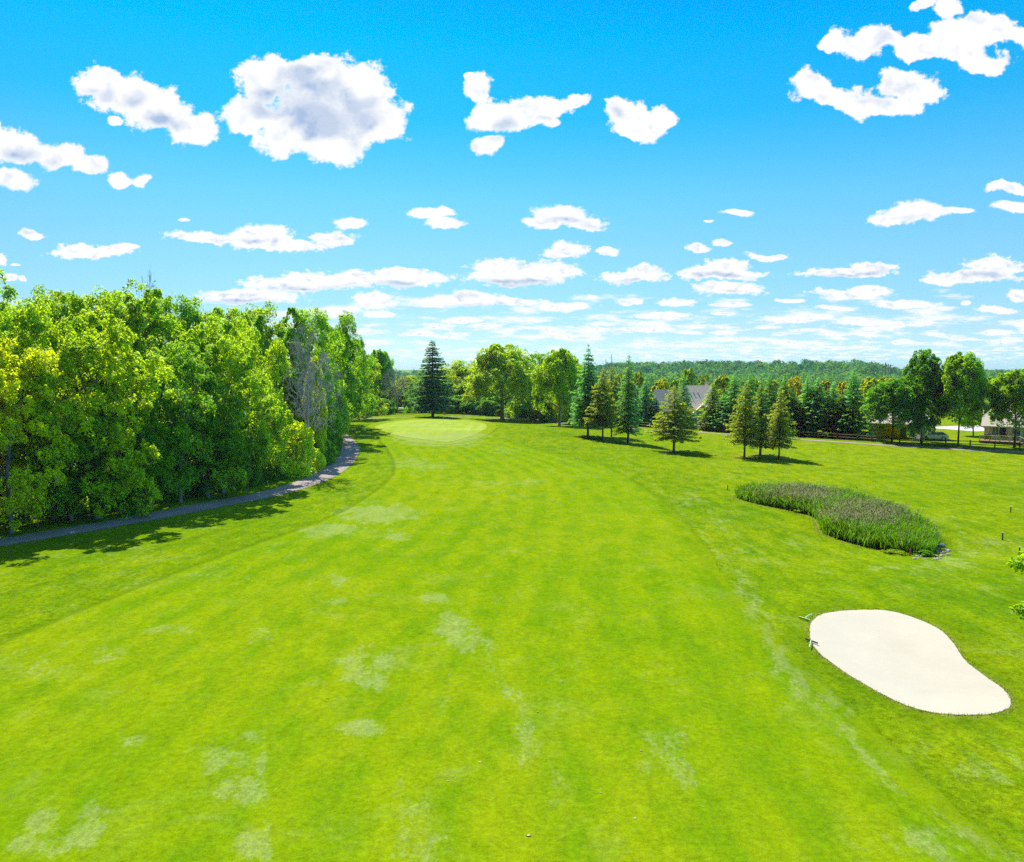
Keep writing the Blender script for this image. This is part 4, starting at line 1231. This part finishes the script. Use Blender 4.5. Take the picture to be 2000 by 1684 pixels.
def grass_tufts():
    """long blades at the lip of the bunker, along the path and scattered in the rough"""
    g = rng_(17)
    P_ = []
    for a, b in zip(bunker, np.roll(bunker, -1, 0)):
        m = 16
        u = g.random((m, 1)); q_ = a + (b - a) * u
        out = q_ - bunker.mean(0); out /= np.linalg.norm(out, axis=1)[:, None]
        P_.append(q_ + out * (g.random((m, 1)) ** 2 * .22 + .0))
    B1 = np.vstack(P_)
    k = g.uniform(0, 1, 9000)
    pc = np.array(path_c); t = np.gradient(pc, axis=0); t /= np.linalg.norm(t, axis=1)[:, None]
    nn = np.stack([-t[:, 1], t[:, 0]], 1)
    ii = g.integers(0, len(pc), 9000)
    sgn = np.where(g.random(9000) < .5, -1, 1)[:, None]
    B2 = pc[ii] + t[ii] * g.normal(size=(9000, 1)) * .5 + nn[ii] * sgn * (1.27 + g.random((9000, 1)) ** 2 * .5)
    ed2 = np.array(pond); ii = g.integers(0, len(ed2), 5000)
    B3 = ed2[ii] + g.normal(size=(5000, 2)) * .35
    P_ = np.vstack([B1, B2, B3]); n = len(P_)
    keep = (P_[:, 1] > 5); P_ = P_[keep]; n = len(P_)
    z = height(P_[:, 0], P_[:, 1])
    h = g.uniform(.03, .085, n); a = g.uniform(0, 6.28, n); wd = g.uniform(.005, .010, n) * (1 + P_[:, 1] / 30)
    A = np.stack([P_[:, 0], P_[:, 1], z - .01], 1)
    W = np.stack([np.cos(a), np.sin(a), np.zeros(n)], 1) * wd[:, None]
    L = np.stack([g.normal(size=n) * .5 * h, g.normal(size=n) * .5 * h, h], 1)
    V = np.stack([A - W, A + W, A + L + W * .3, A + L - W * .3], 1).reshape(-1, 3)
    o = link('grass', mesh_np('grass', V, np.arange(n * 4).reshape(n, 4), M['leaf']), color=(.62, .60, .5))
    tag(o, 'longer grass blades fringing the bunker, the path and the reed bed', 'grass', kind='stuff')
grass_tufts()

# plants at the edge of the reeds
def small_plant(px, py, h, r, k, c, lb):
    x, y = G(px, py); plant('weed', PS[k], x, y, h, r, c, lb, 'plant', sink=.03)
small_plant(1572, 1000, .55, 1.0, 0, (1.5, 1.2, .6), 'yellow-green leafy weeds at the front edge of the reed bed')
small_plant(1804, 1086, .45, .62, 1, (.8, 1.05, .9), 'low broad-leaved green plant at the near right end of the reed bed')
small_plant(1750, 1082, .3, .8, 0, (1.2, 1.0, .6), 'low yellowish weeds in front of the reeds left of the broad-leaved plant')

def stone(x, y, s, seed):
    rd = random.Random(seed)
    import bmesh
    bm = bmesh.new(); bmesh.ops.create_icosphere(bm, subdivisions=2, radius=s)
    for v in bm.verts:
        v.co *= 1 + .35 * (rd.random() - .5); v.co.z *= .6
    me = bpy.data.meshes.new('stone'); bm.to_mesh(me); bm.free(); me.materials.append(M['stone'])
    o = link('stone', me, loc=(x, y, hz(x, y) + s * .2)); o.rotation_euler.z = rd.random() * 6
    return o
rd = random.Random(8)
x, y = G(1836, 1067)
tag(stone(x, y, .30, 3), 'largest pale flat stone beside the right end of the reeds', 'stone')
for i in range(26):
    if i < 16: px, py = rd.uniform(1826, 1853), rd.uniform(1072, 1094)
    else: px, py = rd.uniform(1782, 1830), rd.uniform(1086, 1095)
    x, y = G(px, py)
    tag(stone(x, y, rd.uniform(.07, .17), 40 + i), 'small brownish stone in the rubble at the right tip of the reed bed' if i < 16 else 'small brownish stone in the strip below the near edge of the reeds', 'stone', 'stones at the tip of the reed bed' if i < 16 else 'stones below the reeds')

# ------------------------------------------------------------------ tree reaching in at the right edge
def near_tree():
    g = rng_(301)
    bx, by = 17.6, 21.0
    z0 = hz(bx, by)
    lobes = []
    for px, py, D, r in [(2012, 1104, 20.5, .52), (1990, 1101, 20.4, .28), (2030, 1085, 20.8, .55), (2019, 1196, 19.6, .50), (1997, 1190, 19.5, .27), (2035, 1215, 19.6, .5)]:
        q_ = ray(px, py); t_ = D / q_.y
        lobes.append((np.array([q_.x * t_, D, CAMZ + q_.z * t_]), r))
    for i in range(60):
        a = i * 2.4; tt = i / 60
        rr = 2.4 * (1 - tt) ** .5 * g.uniform(.5, 1)
        c_ = np.array([bx + rr * math.cos(a) + .4, by + rr * math.sin(a), z0 + 2.2 + 5.2 * tt])
        if c_[0] / c_[1] < .72: continue
        lobes.append((c_, g.uniform(.45, .8)))
    Cs = []; Ns = []
    for c_, r in lobes:
        m = int(260 * (r / .5) ** 2)
        d = unit(g.normal(size=(m, 3)))
        Cs.append(c_ + d * np.array([1, 1, .5]) * r * g.uniform(.3, 1, (m, 1)))
        Ns.append(unit(np.array([0, 0, 1.0]) + g.normal(size=(m, 3)) * .45))
    C = np.vstack(Cs); N = np.vstack(Ns)
    V, Q = cards(C - np.array([bx, by, z0]), N, .14 * g.uniform(.7, 1.3, len(C)), .75, g)
    e = empty('maple', (bx, by, z0))
    link('crown', mesh_np('crown', V, Q, M['leaf']), e, color=(.92, .95, .8))
    mb = MB(); mb.tube([(0, 0, -.1), (0, 0, .4), (.1, 0, 3), (.2, .1, 5.5), (.3, .1, 7.2)], [.2, .14, .11, .07, .02], 8)
    for c_, r in lobes[:6] + lobes[6::4]:
        p = Vector(c_) - Vector((bx, by, z0))
        mb.tube([(.1, 0, p.z * .72), p * .5 + Vector((0, 0, p.z * .42)), p], [.05, .03, .012], 5, False)
    mb.build('trunk', M['bark'], e, True)
    tag(e, 'leafy tree beyond the right edge, two bright green branch tips reaching into the photo', 'tree')
near_tree()

# ------------------------------------------------------------------ small things on the course
def rake(px, h0, h1, a0, a1, dark, lb):
    p0, p1 = [Vector((*G(*h), 0)) for h in (h0, h1)]
    q0, q1 = [Vector((*G(*h), 0)) for h in (a0, a1)]
    c_ = (p0 + p1) / 2; z = hz(c_.x, c_.y)
    ins_ = float(bunker_depth(np.array([c_.x]), np.array([c_.y]))[0])
    e = empty('bunker_rake', (c_.x, c_.y, z + .02))
    mb = MB(); d = p1 - p0; L = d.length; ang = math.atan2(d.y, d.x)
    mb.box((0, 0, .075), (L, .05, .045), ang)
    u = d.normalized()
    for k in range(11):
        t = (k + .5) / 11 - .5
        mb.box((u.x * L * t, u.y * L * t, .03), (.014, .014, .07), ang, .5)
    mb.build('head', M['black' if dark else 'mint'], e)
    mb = MB(); a = q0 - c_; b = q1 - c_
    a.z = .10; b.z = .06
    mb.tube([a, (a + b) / 2 + Vector((0, 0, .03)), b], [.022, .022, .022], 6)
    mb.build('handle', M['mint'], e)
    tag(e, lb, 'rake')
rake(0, (1561, 1209), (1582, 1215), (1572, 1212), (1586, 1202), False, 'pale bunker rake lying in the grass beyond the upper left rim of the sand')
rake(0, (1573, 1251), (1597, 1261), (1584, 1256), (1581, 1269), True, 'black-headed bunker rake lying across the left rim of the sand')

def stake(px, py, h, mat, lb, top=None, grp='marker stakes'):
    x, y = G(px, py)
    e = empty('marker_stake', (x, y, hz(x, y)))
    mb = MB(); mb.box((0, 0, h / 2 - .05), (.07, .07, h + .1), .3, .85); mb.build('post', mat, e)
    mb = MB(); mb.box((0, 0, h + .02), (.085, .085, .07), .3, .7); mb.build('cap', top or mat, e)
    tag(e, lb, 'marker stake', grp)
stake(75, 1030, .80, M['stake'], 'reddish-brown stake on the verge near the left end of the cart path', M['mint'])
stake(523, 957, .80, M['stake'], 'reddish-brown stake on the verge left of the bend of the cart path', M['mint'])
stake(617, 917, .55, M['stake'], 'small brown stake beside the shrubs near the path bend')
stake(1421, 958, .5, M['stake'], 'brown stake at the far left tip of the reed bed')
stake(1974, 1001, .5, M['black'], 'dark stake with a pale cap, furthest of those at the right edge', M['white'])
stake(1958, 1055, .55, M['black'], 'dark stake with a pale cap, nearest the hollow right of the reeds', M['white'])
stake(1991, 1083, .5, M['black'], 'dark stake just above the branch tip at the right edge', M['white'])
stake(1777, 1086, .45, M['red'], 'short red stake at the near edge of the reeds')

# flagstick on the green
x, y = G(866, 829)
e = empty('flagstick', (x, y, hz(x, y) + .05))
mb = MB(); mb.tube([(0, 0, 0), (0, 0, 2.3)], [.022, .016], 8); mb.build('pole', M['white'], e)
mb = MB()
for k in range(5):
    a, b = k * .09, (k + 1) * .09
    f = lambda v: .05 * math.sin(v * 12)
    mb.quad((a, f(a), 1.85), (b, f(b), 1.85), (b, f(b), 2.27), (a, f(a), 2.27))
    mb.quad((a, f(a) + .01, 1.85), (a, f(a) + .01, 2.27), (b, f(b) + .01, 2.27), (b, f(b) + .01, 1.85))
mb.build('flag', M['red'], e)
tag(e, 'flagstick with a small red flag on the putting green', 'golf flag')

# fallen leaves on the fairway
def leaf_mesh():
    mb = MB(); n = 7
    for k in range(n):
        a, b = k / n, (k + 1) / n
        wa, wb = .32 * math.sin(math.pi * a) ** .7, .32 * math.sin(math.pi * b) ** .7
        za, zb = .18 * a * a + .02, .18 * b * b + .02
        for s_g in (-1, 1):
            mb.quad((a - .5, 0, za), (b - .5, 0, zb), (b - .5, s_g * wb, zb + .12), (a - .5, s_g * wa, za + .12))
    return mb.mesh('fallen_leaf', M['dryleaf'])
lm = leaf_mesh()
for i, (px, py) in enumerate([(1032,1634),(1313,1308),(1252,1468),(1374,1577),(875,1527),(937,1490),(923,1476),(1174,1550),(1240,1600),(1475,1461),(1400,1426),(640,1365),(780,1290),(961,1162),(1050,1392),(700,1560)]):
    x, y = G(px, py)
    o = link('fallen_leaf', lm, loc=(x, y, hz(x, y) + .02)); s0 = .13 if i == 0 else .05 + .02 * (i % 3)
    o.scale = (s0, s0, s0); o.rotation_euler.z = i * 1.7
    tag(o, 'larger pale curled leaf lying on the fairway near the bottom edge' if i == 0 else 'tiny pale dry leaf lying on the mown fairway', 'leaf', None if i == 0 else 'dry leaves on the fairway')

# ------------------------------------------------------------------ rail fence
def fence():
    line = spline([G(*p) for p in [(1030,811),(1082,819),(1150,826),(1240,833),(1330,839),(1440,847),(1578,855),(1690,862),(1810,869),(1900,874),(1991,878),(2060,883),(2150,889)]], 20)
    seg = np.linalg.norm(np.diff(line, axis=0), axis=1); cum = np.concatenate([[0], np.cumsum(seg)])
    n = int(cum[-1] / 3.25)
    P_ = [(float(np.interp(s, cum, line[:, 0])), float(np.interp(s, cum, line[:, 1]))) for s in np.linspace(0, cum[-1], n + 1)]
    x0, y0 = P_[0]; z0 = hz(x0, y0)
    e = empty('rail_fence', (x0, y0, z0))
    rd = random.Random(4)
    pm = MB(); pm.box((0, 0, .5), (.15, .15, 1.25), 0, .9); pm = pm.mesh('post', M['wood'])
    for i, (x, y) in enumerate(P_):
        o = link('post', pm, e, loc=(x - x0, y - y0, hz(x, y) - z0)); o.rotation_euler = (rd.gauss(0, .02), rd.gauss(0, .02), rd.random())
        if i < n:
            x2, y2 = P_[i + 1]
            for hh in (.48, .92):
                mb = MB()
                a = Vector((x - x0, y - y0, hz(x, y) - z0 + hh + rd.gauss(0, .015))); b = Vector((x2 - x0, y2 - y0, hz(x2, y2) - z0 + hh + rd.gauss(0, .02)))
                d = (b - a).normalized() * .12
                mb.tube([a - d, (a + b) / 2 - Vector((0, 0, .02)), b + d], [.055, .062, .05], 6)
                mb.build('rail', M['wood'], e)
    tag(e, 'long weathered two-rail wooden fence between the lawn and the houses', 'fence')
fence()

# ------------------------------------------------------------------ houses
def gable(mb, x0, x1, y0, y1, ze, zr, over=.45, th=.16, axis='x'):
    """two-sided pitched roof with thickness"""
    if axis == 'x':
        ym = (y0 + y1) / 2
        sl = (zr - ze) / (ym - y0)
        for s_g, ya in ((1, y0 - over), (-1, y1 + over)):
            za = ze - over * sl
            a = [(x0 - over, ya, za), (x1 + over, ya, za), (x1 + over, ym, zr), (x0 - over, ym, zr)]
            b = [(p[0], p[1], p[2] - th) for p in a]
            mb.quad(*a); mb.quad(*reversed(b))
            for k in range(4): mb.quad(a[k], b[k], b[(k + 1) % 4], a[(k + 1) % 4])
    else:
        xm = (x0 + x1) / 2
        sl = (zr - ze) / (xm - x0)
        for xa in (x0 - over, x1 + over):
            za = ze - over * sl
            a = [(xa, y0 - over, za), (xa, y1 + over, za), (xm, y1 + over, zr), (xm, y0 - over, zr)]
            b = [(p[0], p[1], p[2] - th) for p in a]
            mb.quad(*a); mb.quad(*reversed(b))
            for k in range(4): mb.quad(a[k], b[k], b[(k + 1) % 4], a[(k + 1) % 4])

def gwall(mb, x0, x1, y0, y1, ze, zr, axis='x'):
    mb.box(((x0 + x1) / 2, (y0 + y1) / 2, ze / 2 - .3), (x1 - x0, y1 - y0, ze + .6))
    if axis == 'x':
        ym = (y0 + y1) / 2
        for x in (x0, x1): mb.quad((x, y0, ze - .01), (x, y1, ze - .01), (x, ym, zr - .17))
    else:
        xm = (x0 + x1) / 2
        for y in (y0, y1): mb.quad((x0, y, ze - .01), (x1, y, ze - .01), (xm, y, zr - .17))

def window(parent, x, y, z, w_, h_, name='window'):
    mb = MB(); mb.box((x, y - .012, z), (w_, .03, h_)); o = mb.build(name, M['glass'], parent)
    mb = MB()
    for dx in (-w_ / 2 - .04, w_ / 2 + .04): mb.box((x + dx, y - .02, z), (.09, .06, h_ + .17))
    for dz in (-h_ / 2 - .04, h_ / 2 + .04): mb.box((x, y - .0215, z + dz), (w_ - .01, .06, .09))
    mb.box((x, y - .032, z), (.05, .02, h_ - .02))
    mb.build('frame', M['white'], o)

def vent(parent, x, y, z):
    mb = MB(); mb.box((x, y, z + .08), (.24, .22, .14), 0, .8); mb.build('vent', M['black'], parent)

# the grey-roofed house behind the wide olive conifer
X0, Y0 = at(1342, 169); Z0 = hz(X0 + 3, Y0)
e = empty('house', (X0, Y0, Z0), R(-14))
zr = topz(1365, 753, 172) - Z0
mb = MB(); gwall(mb, -1.0, 4.6, 0, 9, 3.0, zr); mb.build('wall', M['beige'], e)
mb = MB(); gable(mb, -1.0, 4.6, 0, 9, 3.0, zr); rf = mb.build('roof', M['shingle'], e)
for vx in (.5, 1.3, 2.2): vent(rf, vx, 3.1, 3.0 + (zr - 3.0) * 3.1 / 4.5)
mb = MB(); mb.tube([(.9, 2.4, 3 + (zr - 3) * 2.4 / 4.5), (.9, 2.4, 3.3 + (zr - 3) * 2.4 / 4.5)], [.07, .07], 8); mb.build('vent_pipe', M['pole'], rf)
mb = MB(); mb.box((4.0, 5.6, zr + .1), (.9, .8, 1.3), 0, 1); mb.build('chimney', M['shingle_warm'], rf)
mb = MB(); gwall(mb, -6.8, -1.02, 1.5, 8.5, 2.8, zr - .9); mb.build('side_wall', M['beige'], e)
mb = MB(); gable(mb, -6.8, -1.5, 1.5, 8.5, 2.8, zr - .9, .4); mb.build('side_roof', M['shingle_warm'], e)
mb = MB(); gwall(mb, 1.2, 5.6, -5.0, -.02, 2.7, 4.8, 'y'); mb.build('gable_wall', M['tan'], e)
mb = MB(); gable(mb, 1.2, 5.6, -5.0, 2.0, 2.7, 4.8, .4, .16, 'y'); mb.build('gable_roof', M['shingle'], e)
mb = MB()
for sx in (-1, 1):
    xm = 3.4; a = Vector((xm, -5.43, 4.78)); b = Vector((xm + sx * 2.6, -5.43, 2.32))
    mb.quad(a, b, b + Vector((0, 0, -.22)), a + Vector((0, 0, -.22)))
    mb.quad(a + Vector((0, -.05, 0)), a + Vector((0, -.05, -.22)), b + Vector((0, -.05, -.22)), b + Vector((0, -.05, 0)))
mb.build('fascia', M['white'], e)
window(e, 3.4, -5.01, 1.6, 1.4, 1.2); window(e, -4.2, 1.49, 1.6, 1.6, 1.1)
tag(e, 'house with a large grey shingle roof and roof vents behind the conifers', 'house')

# the cream house behind the wide dark tree
X0, Y0 = at(1700, 137); Z0 = hz(X0 + 4, Y0)
e = empty('house', (X0, Y0, Z0), R(-35))
W2 = 8.6
mb = MB(); gwall(mb, 0, W2, 0, 8, 2.9, 5.9); mb.build('wall', M['cream'], e)
mb = MB(); gable(mb, 0, W2, 0, 8, 2.9, 5.9); rf = mb.build('roof', M['shingle_warm'], e)
vent(rf, 3, 2.6, 4.8); vent(rf, 6, 2.6, 4.8)
mb = MB(); mb.box((5.4, -.012, 1.0), (.95, .05, 2.05)); dr = mb.build('door', M['door_green'], e)
mb = MB(); mb.box((5.75, -.06, 1.0), (.06, .06, .12)); mb.build('handle', M['black'], dr)
mb = MB()
for cx_ in (.02, 4.5, W2 - .02): mb.box((cx_, -.015, 1.45), (.16, .05, 2.88))
mb.build('corner_trim', M['white'], e)
window(e, 2.1, -.01, 1.7, 1.1, 1.1)
window(e, 7.2, -.01, 1.7, 1.2, 1.1)
tag(e, 'cream sided house with a green door behind the wide dark green tree', 'house')

# the house with the deck at the right edge
TH = R(-35)
X0, Y0 = at(1926, 131.5); Z0 = hz(X0 + 3, Y0)
e = empty('house', (X0, Y0, Z0), TH)
mb = MB(); gwall(mb, 0, 12, 0, 8, 3.0, 6.4); mb.build('wall', M['beige'], e)
mb = MB(); gable(mb, 0, 12, 0, 8, 3.0, 6.4); rf = mb.build('roof', M['shingle_warm'], e)
vent(rf, 2.4, 2.4, 5.0)
mb = MB()
for cx_ in (.9, 3.35, 5.6): mb.box((cx_, -.03, 1.5), (.14, .08, 3.0))
mb.build('corner_trim', M['tan'], e)
mb = MB(); mb.box((2.6, -.012, 1.75), (1.0, .05, 1.9)); dr = mb.build('door', M['black'], e)
mb = MB(); mb.box((2.98, -.06, 1.7), (.05, .05, .14)); mb.build('handle', M['white'], dr)
window(e, 1.6, -.01, 1.9, .9, 1.5)
window(e, 4.5, -.01, 1.9, 1.1, 1.2)
window(e, 8.0, -.01, 1.9, 1.6, 1.2)
tag(e, 'beige house with a pale roof behind the deck at the right edge', 'house')
def L2W(a, b): return (X0 + a * math.cos(TH) - b * math.sin(TH), Y0 + a * math.sin(TH) + b * math.cos(TH))
dk = empty('deck', (*L2W(-.3, -3.9), Z0), TH)
mb = MB(); mb.box((2.7, 1.9, .38), (5.6, 3.7, .14)); mb.build('floor', M['redbrick'], dk)
mb = MB(); mb.box((2.7, .10, .14), (5.5, .08, .32)); mb.build('skirt', M['redbrick'], dk)
mb = MB(); mb.box((2.7, .12, 1.33), (5.6, .10, .07)); mb.build('top_rail', M['white'], dk)
mb = MB(); mb.box((2.7, .12, .56), (5.5, .06, .05)); mb.build('bottom_rail', M['white'], dk)
mb = MB(); mb.tube([(5.5, .12, 1.33), (6.9, -.5, .75)], [.05, .05], 6); mb.build('stair_rail', M['white'], dk)
for k in range(3):
    mb = MB(); mb.box((5.75 + k * .38, .4 - k * .1, .32 - k * .13), (.40, 1.2, .08)); mb.build('step', M['redbrick'], dk)
for k in range(5):
    mb = MB(); mb.box((.0 + k * 1.375, .12, .87), (.11, .11, .90)); mb.build('post', M['white'], dk)
mb = MB()
for k in range(36):
    if k % 9 == 0: continue
    mb.box((k * .153, .12, .94), (.035, .035, .72))
mb.build('balusters', M['white'], dk)
tag(dk, 'raised reddish wooden deck with a white railing and steps', 'deck')
for i, (dx, lb) in enumerate(((1.0, 'dark covered barbecue at the left end of the deck'), (4.9, 'dark covered barbecue at the right end of the deck'))):
    b = empty('barbecue', (*L2W(-.3 + dx, -2.0), Z0 + .45), TH)
    mb = MB(); mb.box((0, 0, .45), (.9, .55, .65)); mb.build('cabinet', M['black'], b)
    mb = MB(); mb.tube([(-.42, 0, .82), (0, 0, .86), (.42, 0, .82)], [.24, .27, .24], 10); mb.build('lid', M['black'], b)
    for sx in (-.38, .38):
        mb = MB(); mb.box((sx, 0, .06), (.06, .4, .12)); mb.build('leg', M['pole'], b)
    tag(b, lb, 'barbecue')

# ------------------------------------------------------------------ vehicles and garden things
def wheel(parent, x, y, r, w_=.2):
    mb = MB(); mb.tube([(x, y - w_ / 2, r), (x, y + w_ / 2, r)], [r, r], 14); o = mb.build('wheel', M['tyre'], parent)
    mb = MB(); mb.tube([(x, y - w_ / 2 - .01, r), (x, y + w_ / 2 + .01, r)], [r * .55, r * .55], 10); mb.build('rim', M['white'], o)

def profile_body(pts, half, inset=.06):
    mb = MB(); n = len(pts)
    for s_g in (-1, 1):
        q_ = [(p[0], s_g * half, p[1]) for p in pts]
        mb.f.append(tuple(range(len(mb.v), len(mb.v) + n)) if s_g < 0 else tuple(reversed(range(len(mb.v), len(mb.v) + n)))); mb.v += q_
    for k in range(n):
        a, b = k, (k + 1) % n
        mb.f.append((a, n + a, n + b, b))
    return mb

x, y = at(783, 243)
e = empty('golf_cart', (x, y, hz(x, y) + .05), .12)
profile_body([(-1.45, .3), (1.3, .3), (1.5, .45), (1.45, .85), (.95, .95), (.75, .5), (-.35, .5), (-.45, .95), (-1.5, .95)], .62).build('body', M['dark_body'], e)
mb = MB(); mb.box((-.1, 0, 1.93), (2.3, 1.3, .09), 0, .96); mb.build('roof', M['black'], e)
for sx, sy in ((-1.05, -.58), (-1.05, .58), (.85, -.58), (.85, .58)):
    mb = MB(); mb.tube([(sx + (.2 if sx > 0 else 0), sy, .92), (sx, sy, 1.9)], [.03, .03], 6); mb.build('post', M['black'], e)
mb = MB(); mb.quad((1.04, -.55, .95), (1.04, .55, .95), (.87, .55, 1.87), (.87, -.55, 1.87)); mb.quad((1.06, -.55, .95), (.89, -.55, 1.87), (.89, .55, 1.87), (1.06, .55, .95)); mb.build('windscreen', M['glass'], e)
mb = MB(); mb.box((-.15, 0, .72), (.55, 1.1, .18)); mb.box((-.45, 0, 1.08), (.14, 1.1, .5)); mb.build('seat', M['black'], e)
mb = MB(); mb.box((-1.05, 0, 1.1), (.8, 1.0, .3), 0, .9); mb.build('cargo_box', M['dark_body'], e)
for sx in (-1.0, 1.0):
    for sy in (-.56, .56): wheel(e, sx, sy, .28)
tag(e, 'dark golf cart with a flat roof on the pale track left of the big spruce', 'golf cart')

x, y = at(1829, 132.5)
e = empty('parked_car', (x, y, hz(x, y)), 2.75)
profile_body([(-2.0, .3), (2.0, .3), (2.05, .65), (1.9, .85), (1.0, .95), (.4, 1.42), (-1.2, 1.45), (-1.85, 1.0), (-2.05, .8)], .82).build('body', M['white'], e)
profile_body([(.92, .96), (.42, 1.36), (-1.15, 1.38), (-1.7, .99)], .835).build('window', M['glass'], e)
mb = MB(); mb.box((2.03, 0, .45), (.06, 1.5, .16)); mb.build('bumper', M['black'], e)
for sy in (-.6, .6):
    mb = MB(); mb.box((1.99, sy, .72), (.1, .3, .14)); mb.build('headlight', M['glass'], e)
for sx in (-1.3, 1.3):
    for sy in (-.74, .74): wheel(e, sx, sy, .33)
tag(e, 'white car parked behind the fence beneath the tallest dark tree', 'car')

def chair(px, D, rz, lb):
    x, y = at(px, D); e = empty('garden_chair', (x, y, hz(x, y)), rz)
    mb = MB(); mb.box((0, 0, .42), (.55, .55, .05)); mb.build('seat', M['white'], e)
    mb = MB()
    for k in range(5): mb.box((-.22 + k * .11, .27, .74), (.08, .03, .6))
    mb.build('backrest', M['white'], e)
    for sx in (-.24, .24):
        mb = MB(); mb.box((sx, 0, .62), (.07, .5, .04)); mb.build('armrest', M['white'], e)
        for sy in (-.24, .24):
            mb = MB(); mb.box((sx, sy, .2), (.05, .05, .40)); mb.build('leg', M['white'], e)
    tag(e, lb, 'garden chair', 'white garden chairs')
chair(1786, 131.5, .4, 'white garden chair behind the fence, left one of the pair by the cream house')
chair(1797, 131.2, -.7, 'white garden chair behind the fence, right one of the pair by the cream house')

def utility_pole(px, top, D, lb, arms):
    x, y = at(px, D); z = hz(x, y); h = topz(px, top, D) - z
    e = empty('utility_pole', (x, y, z))
    mb = MB(); mb.tube([(0, 0, 0), (0, 0, h)], [.4, .25], 8); mb.build('pole', M['pole'], e)
    for k in range(arms):
        mb = MB(); mb.box((0, 0, h - 1.2 - 2.4 * k), (5.0, .3, .3)); mb.build('crossarm', M['pole'], e)
    tag(e, lb, 'utility pole', 'tall poles on the horizon')
utility_pole(1722, 716, 600, 'shortest grey pole on the horizon, leftmost of the four', 1)
utility_pole(1728, 708, 600, 'tallest dark pole on the horizon right of the wooded hill', 1)
utility_pole(1733.5, 711, 640, 'grey pole on the horizon, third of the four from the left', 2)
utility_pole(1738, 711, 600, 'grey pole on the horizon, rightmost of the four', 1)

# ------------------------------------------------------------------ air
HAZE = 0.00009
if HAZE:
    mb = MB(); mb.box((300, 1300, 17), (6000, 5000, 70))
    m, t, b = new_mat('haze')
    nt = m.node_tree; nt.nodes.remove(b)
    pv = nt.nodes.new('ShaderNodeVolumePrincipled'); pv.inputs['Density'].default_value = HAZE; pv.inputs['Color'].default_value = (.55, .9, 1, 1)
    nt.links.new(pv.outputs[0], nt.nodes['Material Output'].inputs['Volume'])
    o = mb.build('haze', m); tag(o, kind='stuff', label='thin bluish summer haze over the whole landscape', cat='haze')
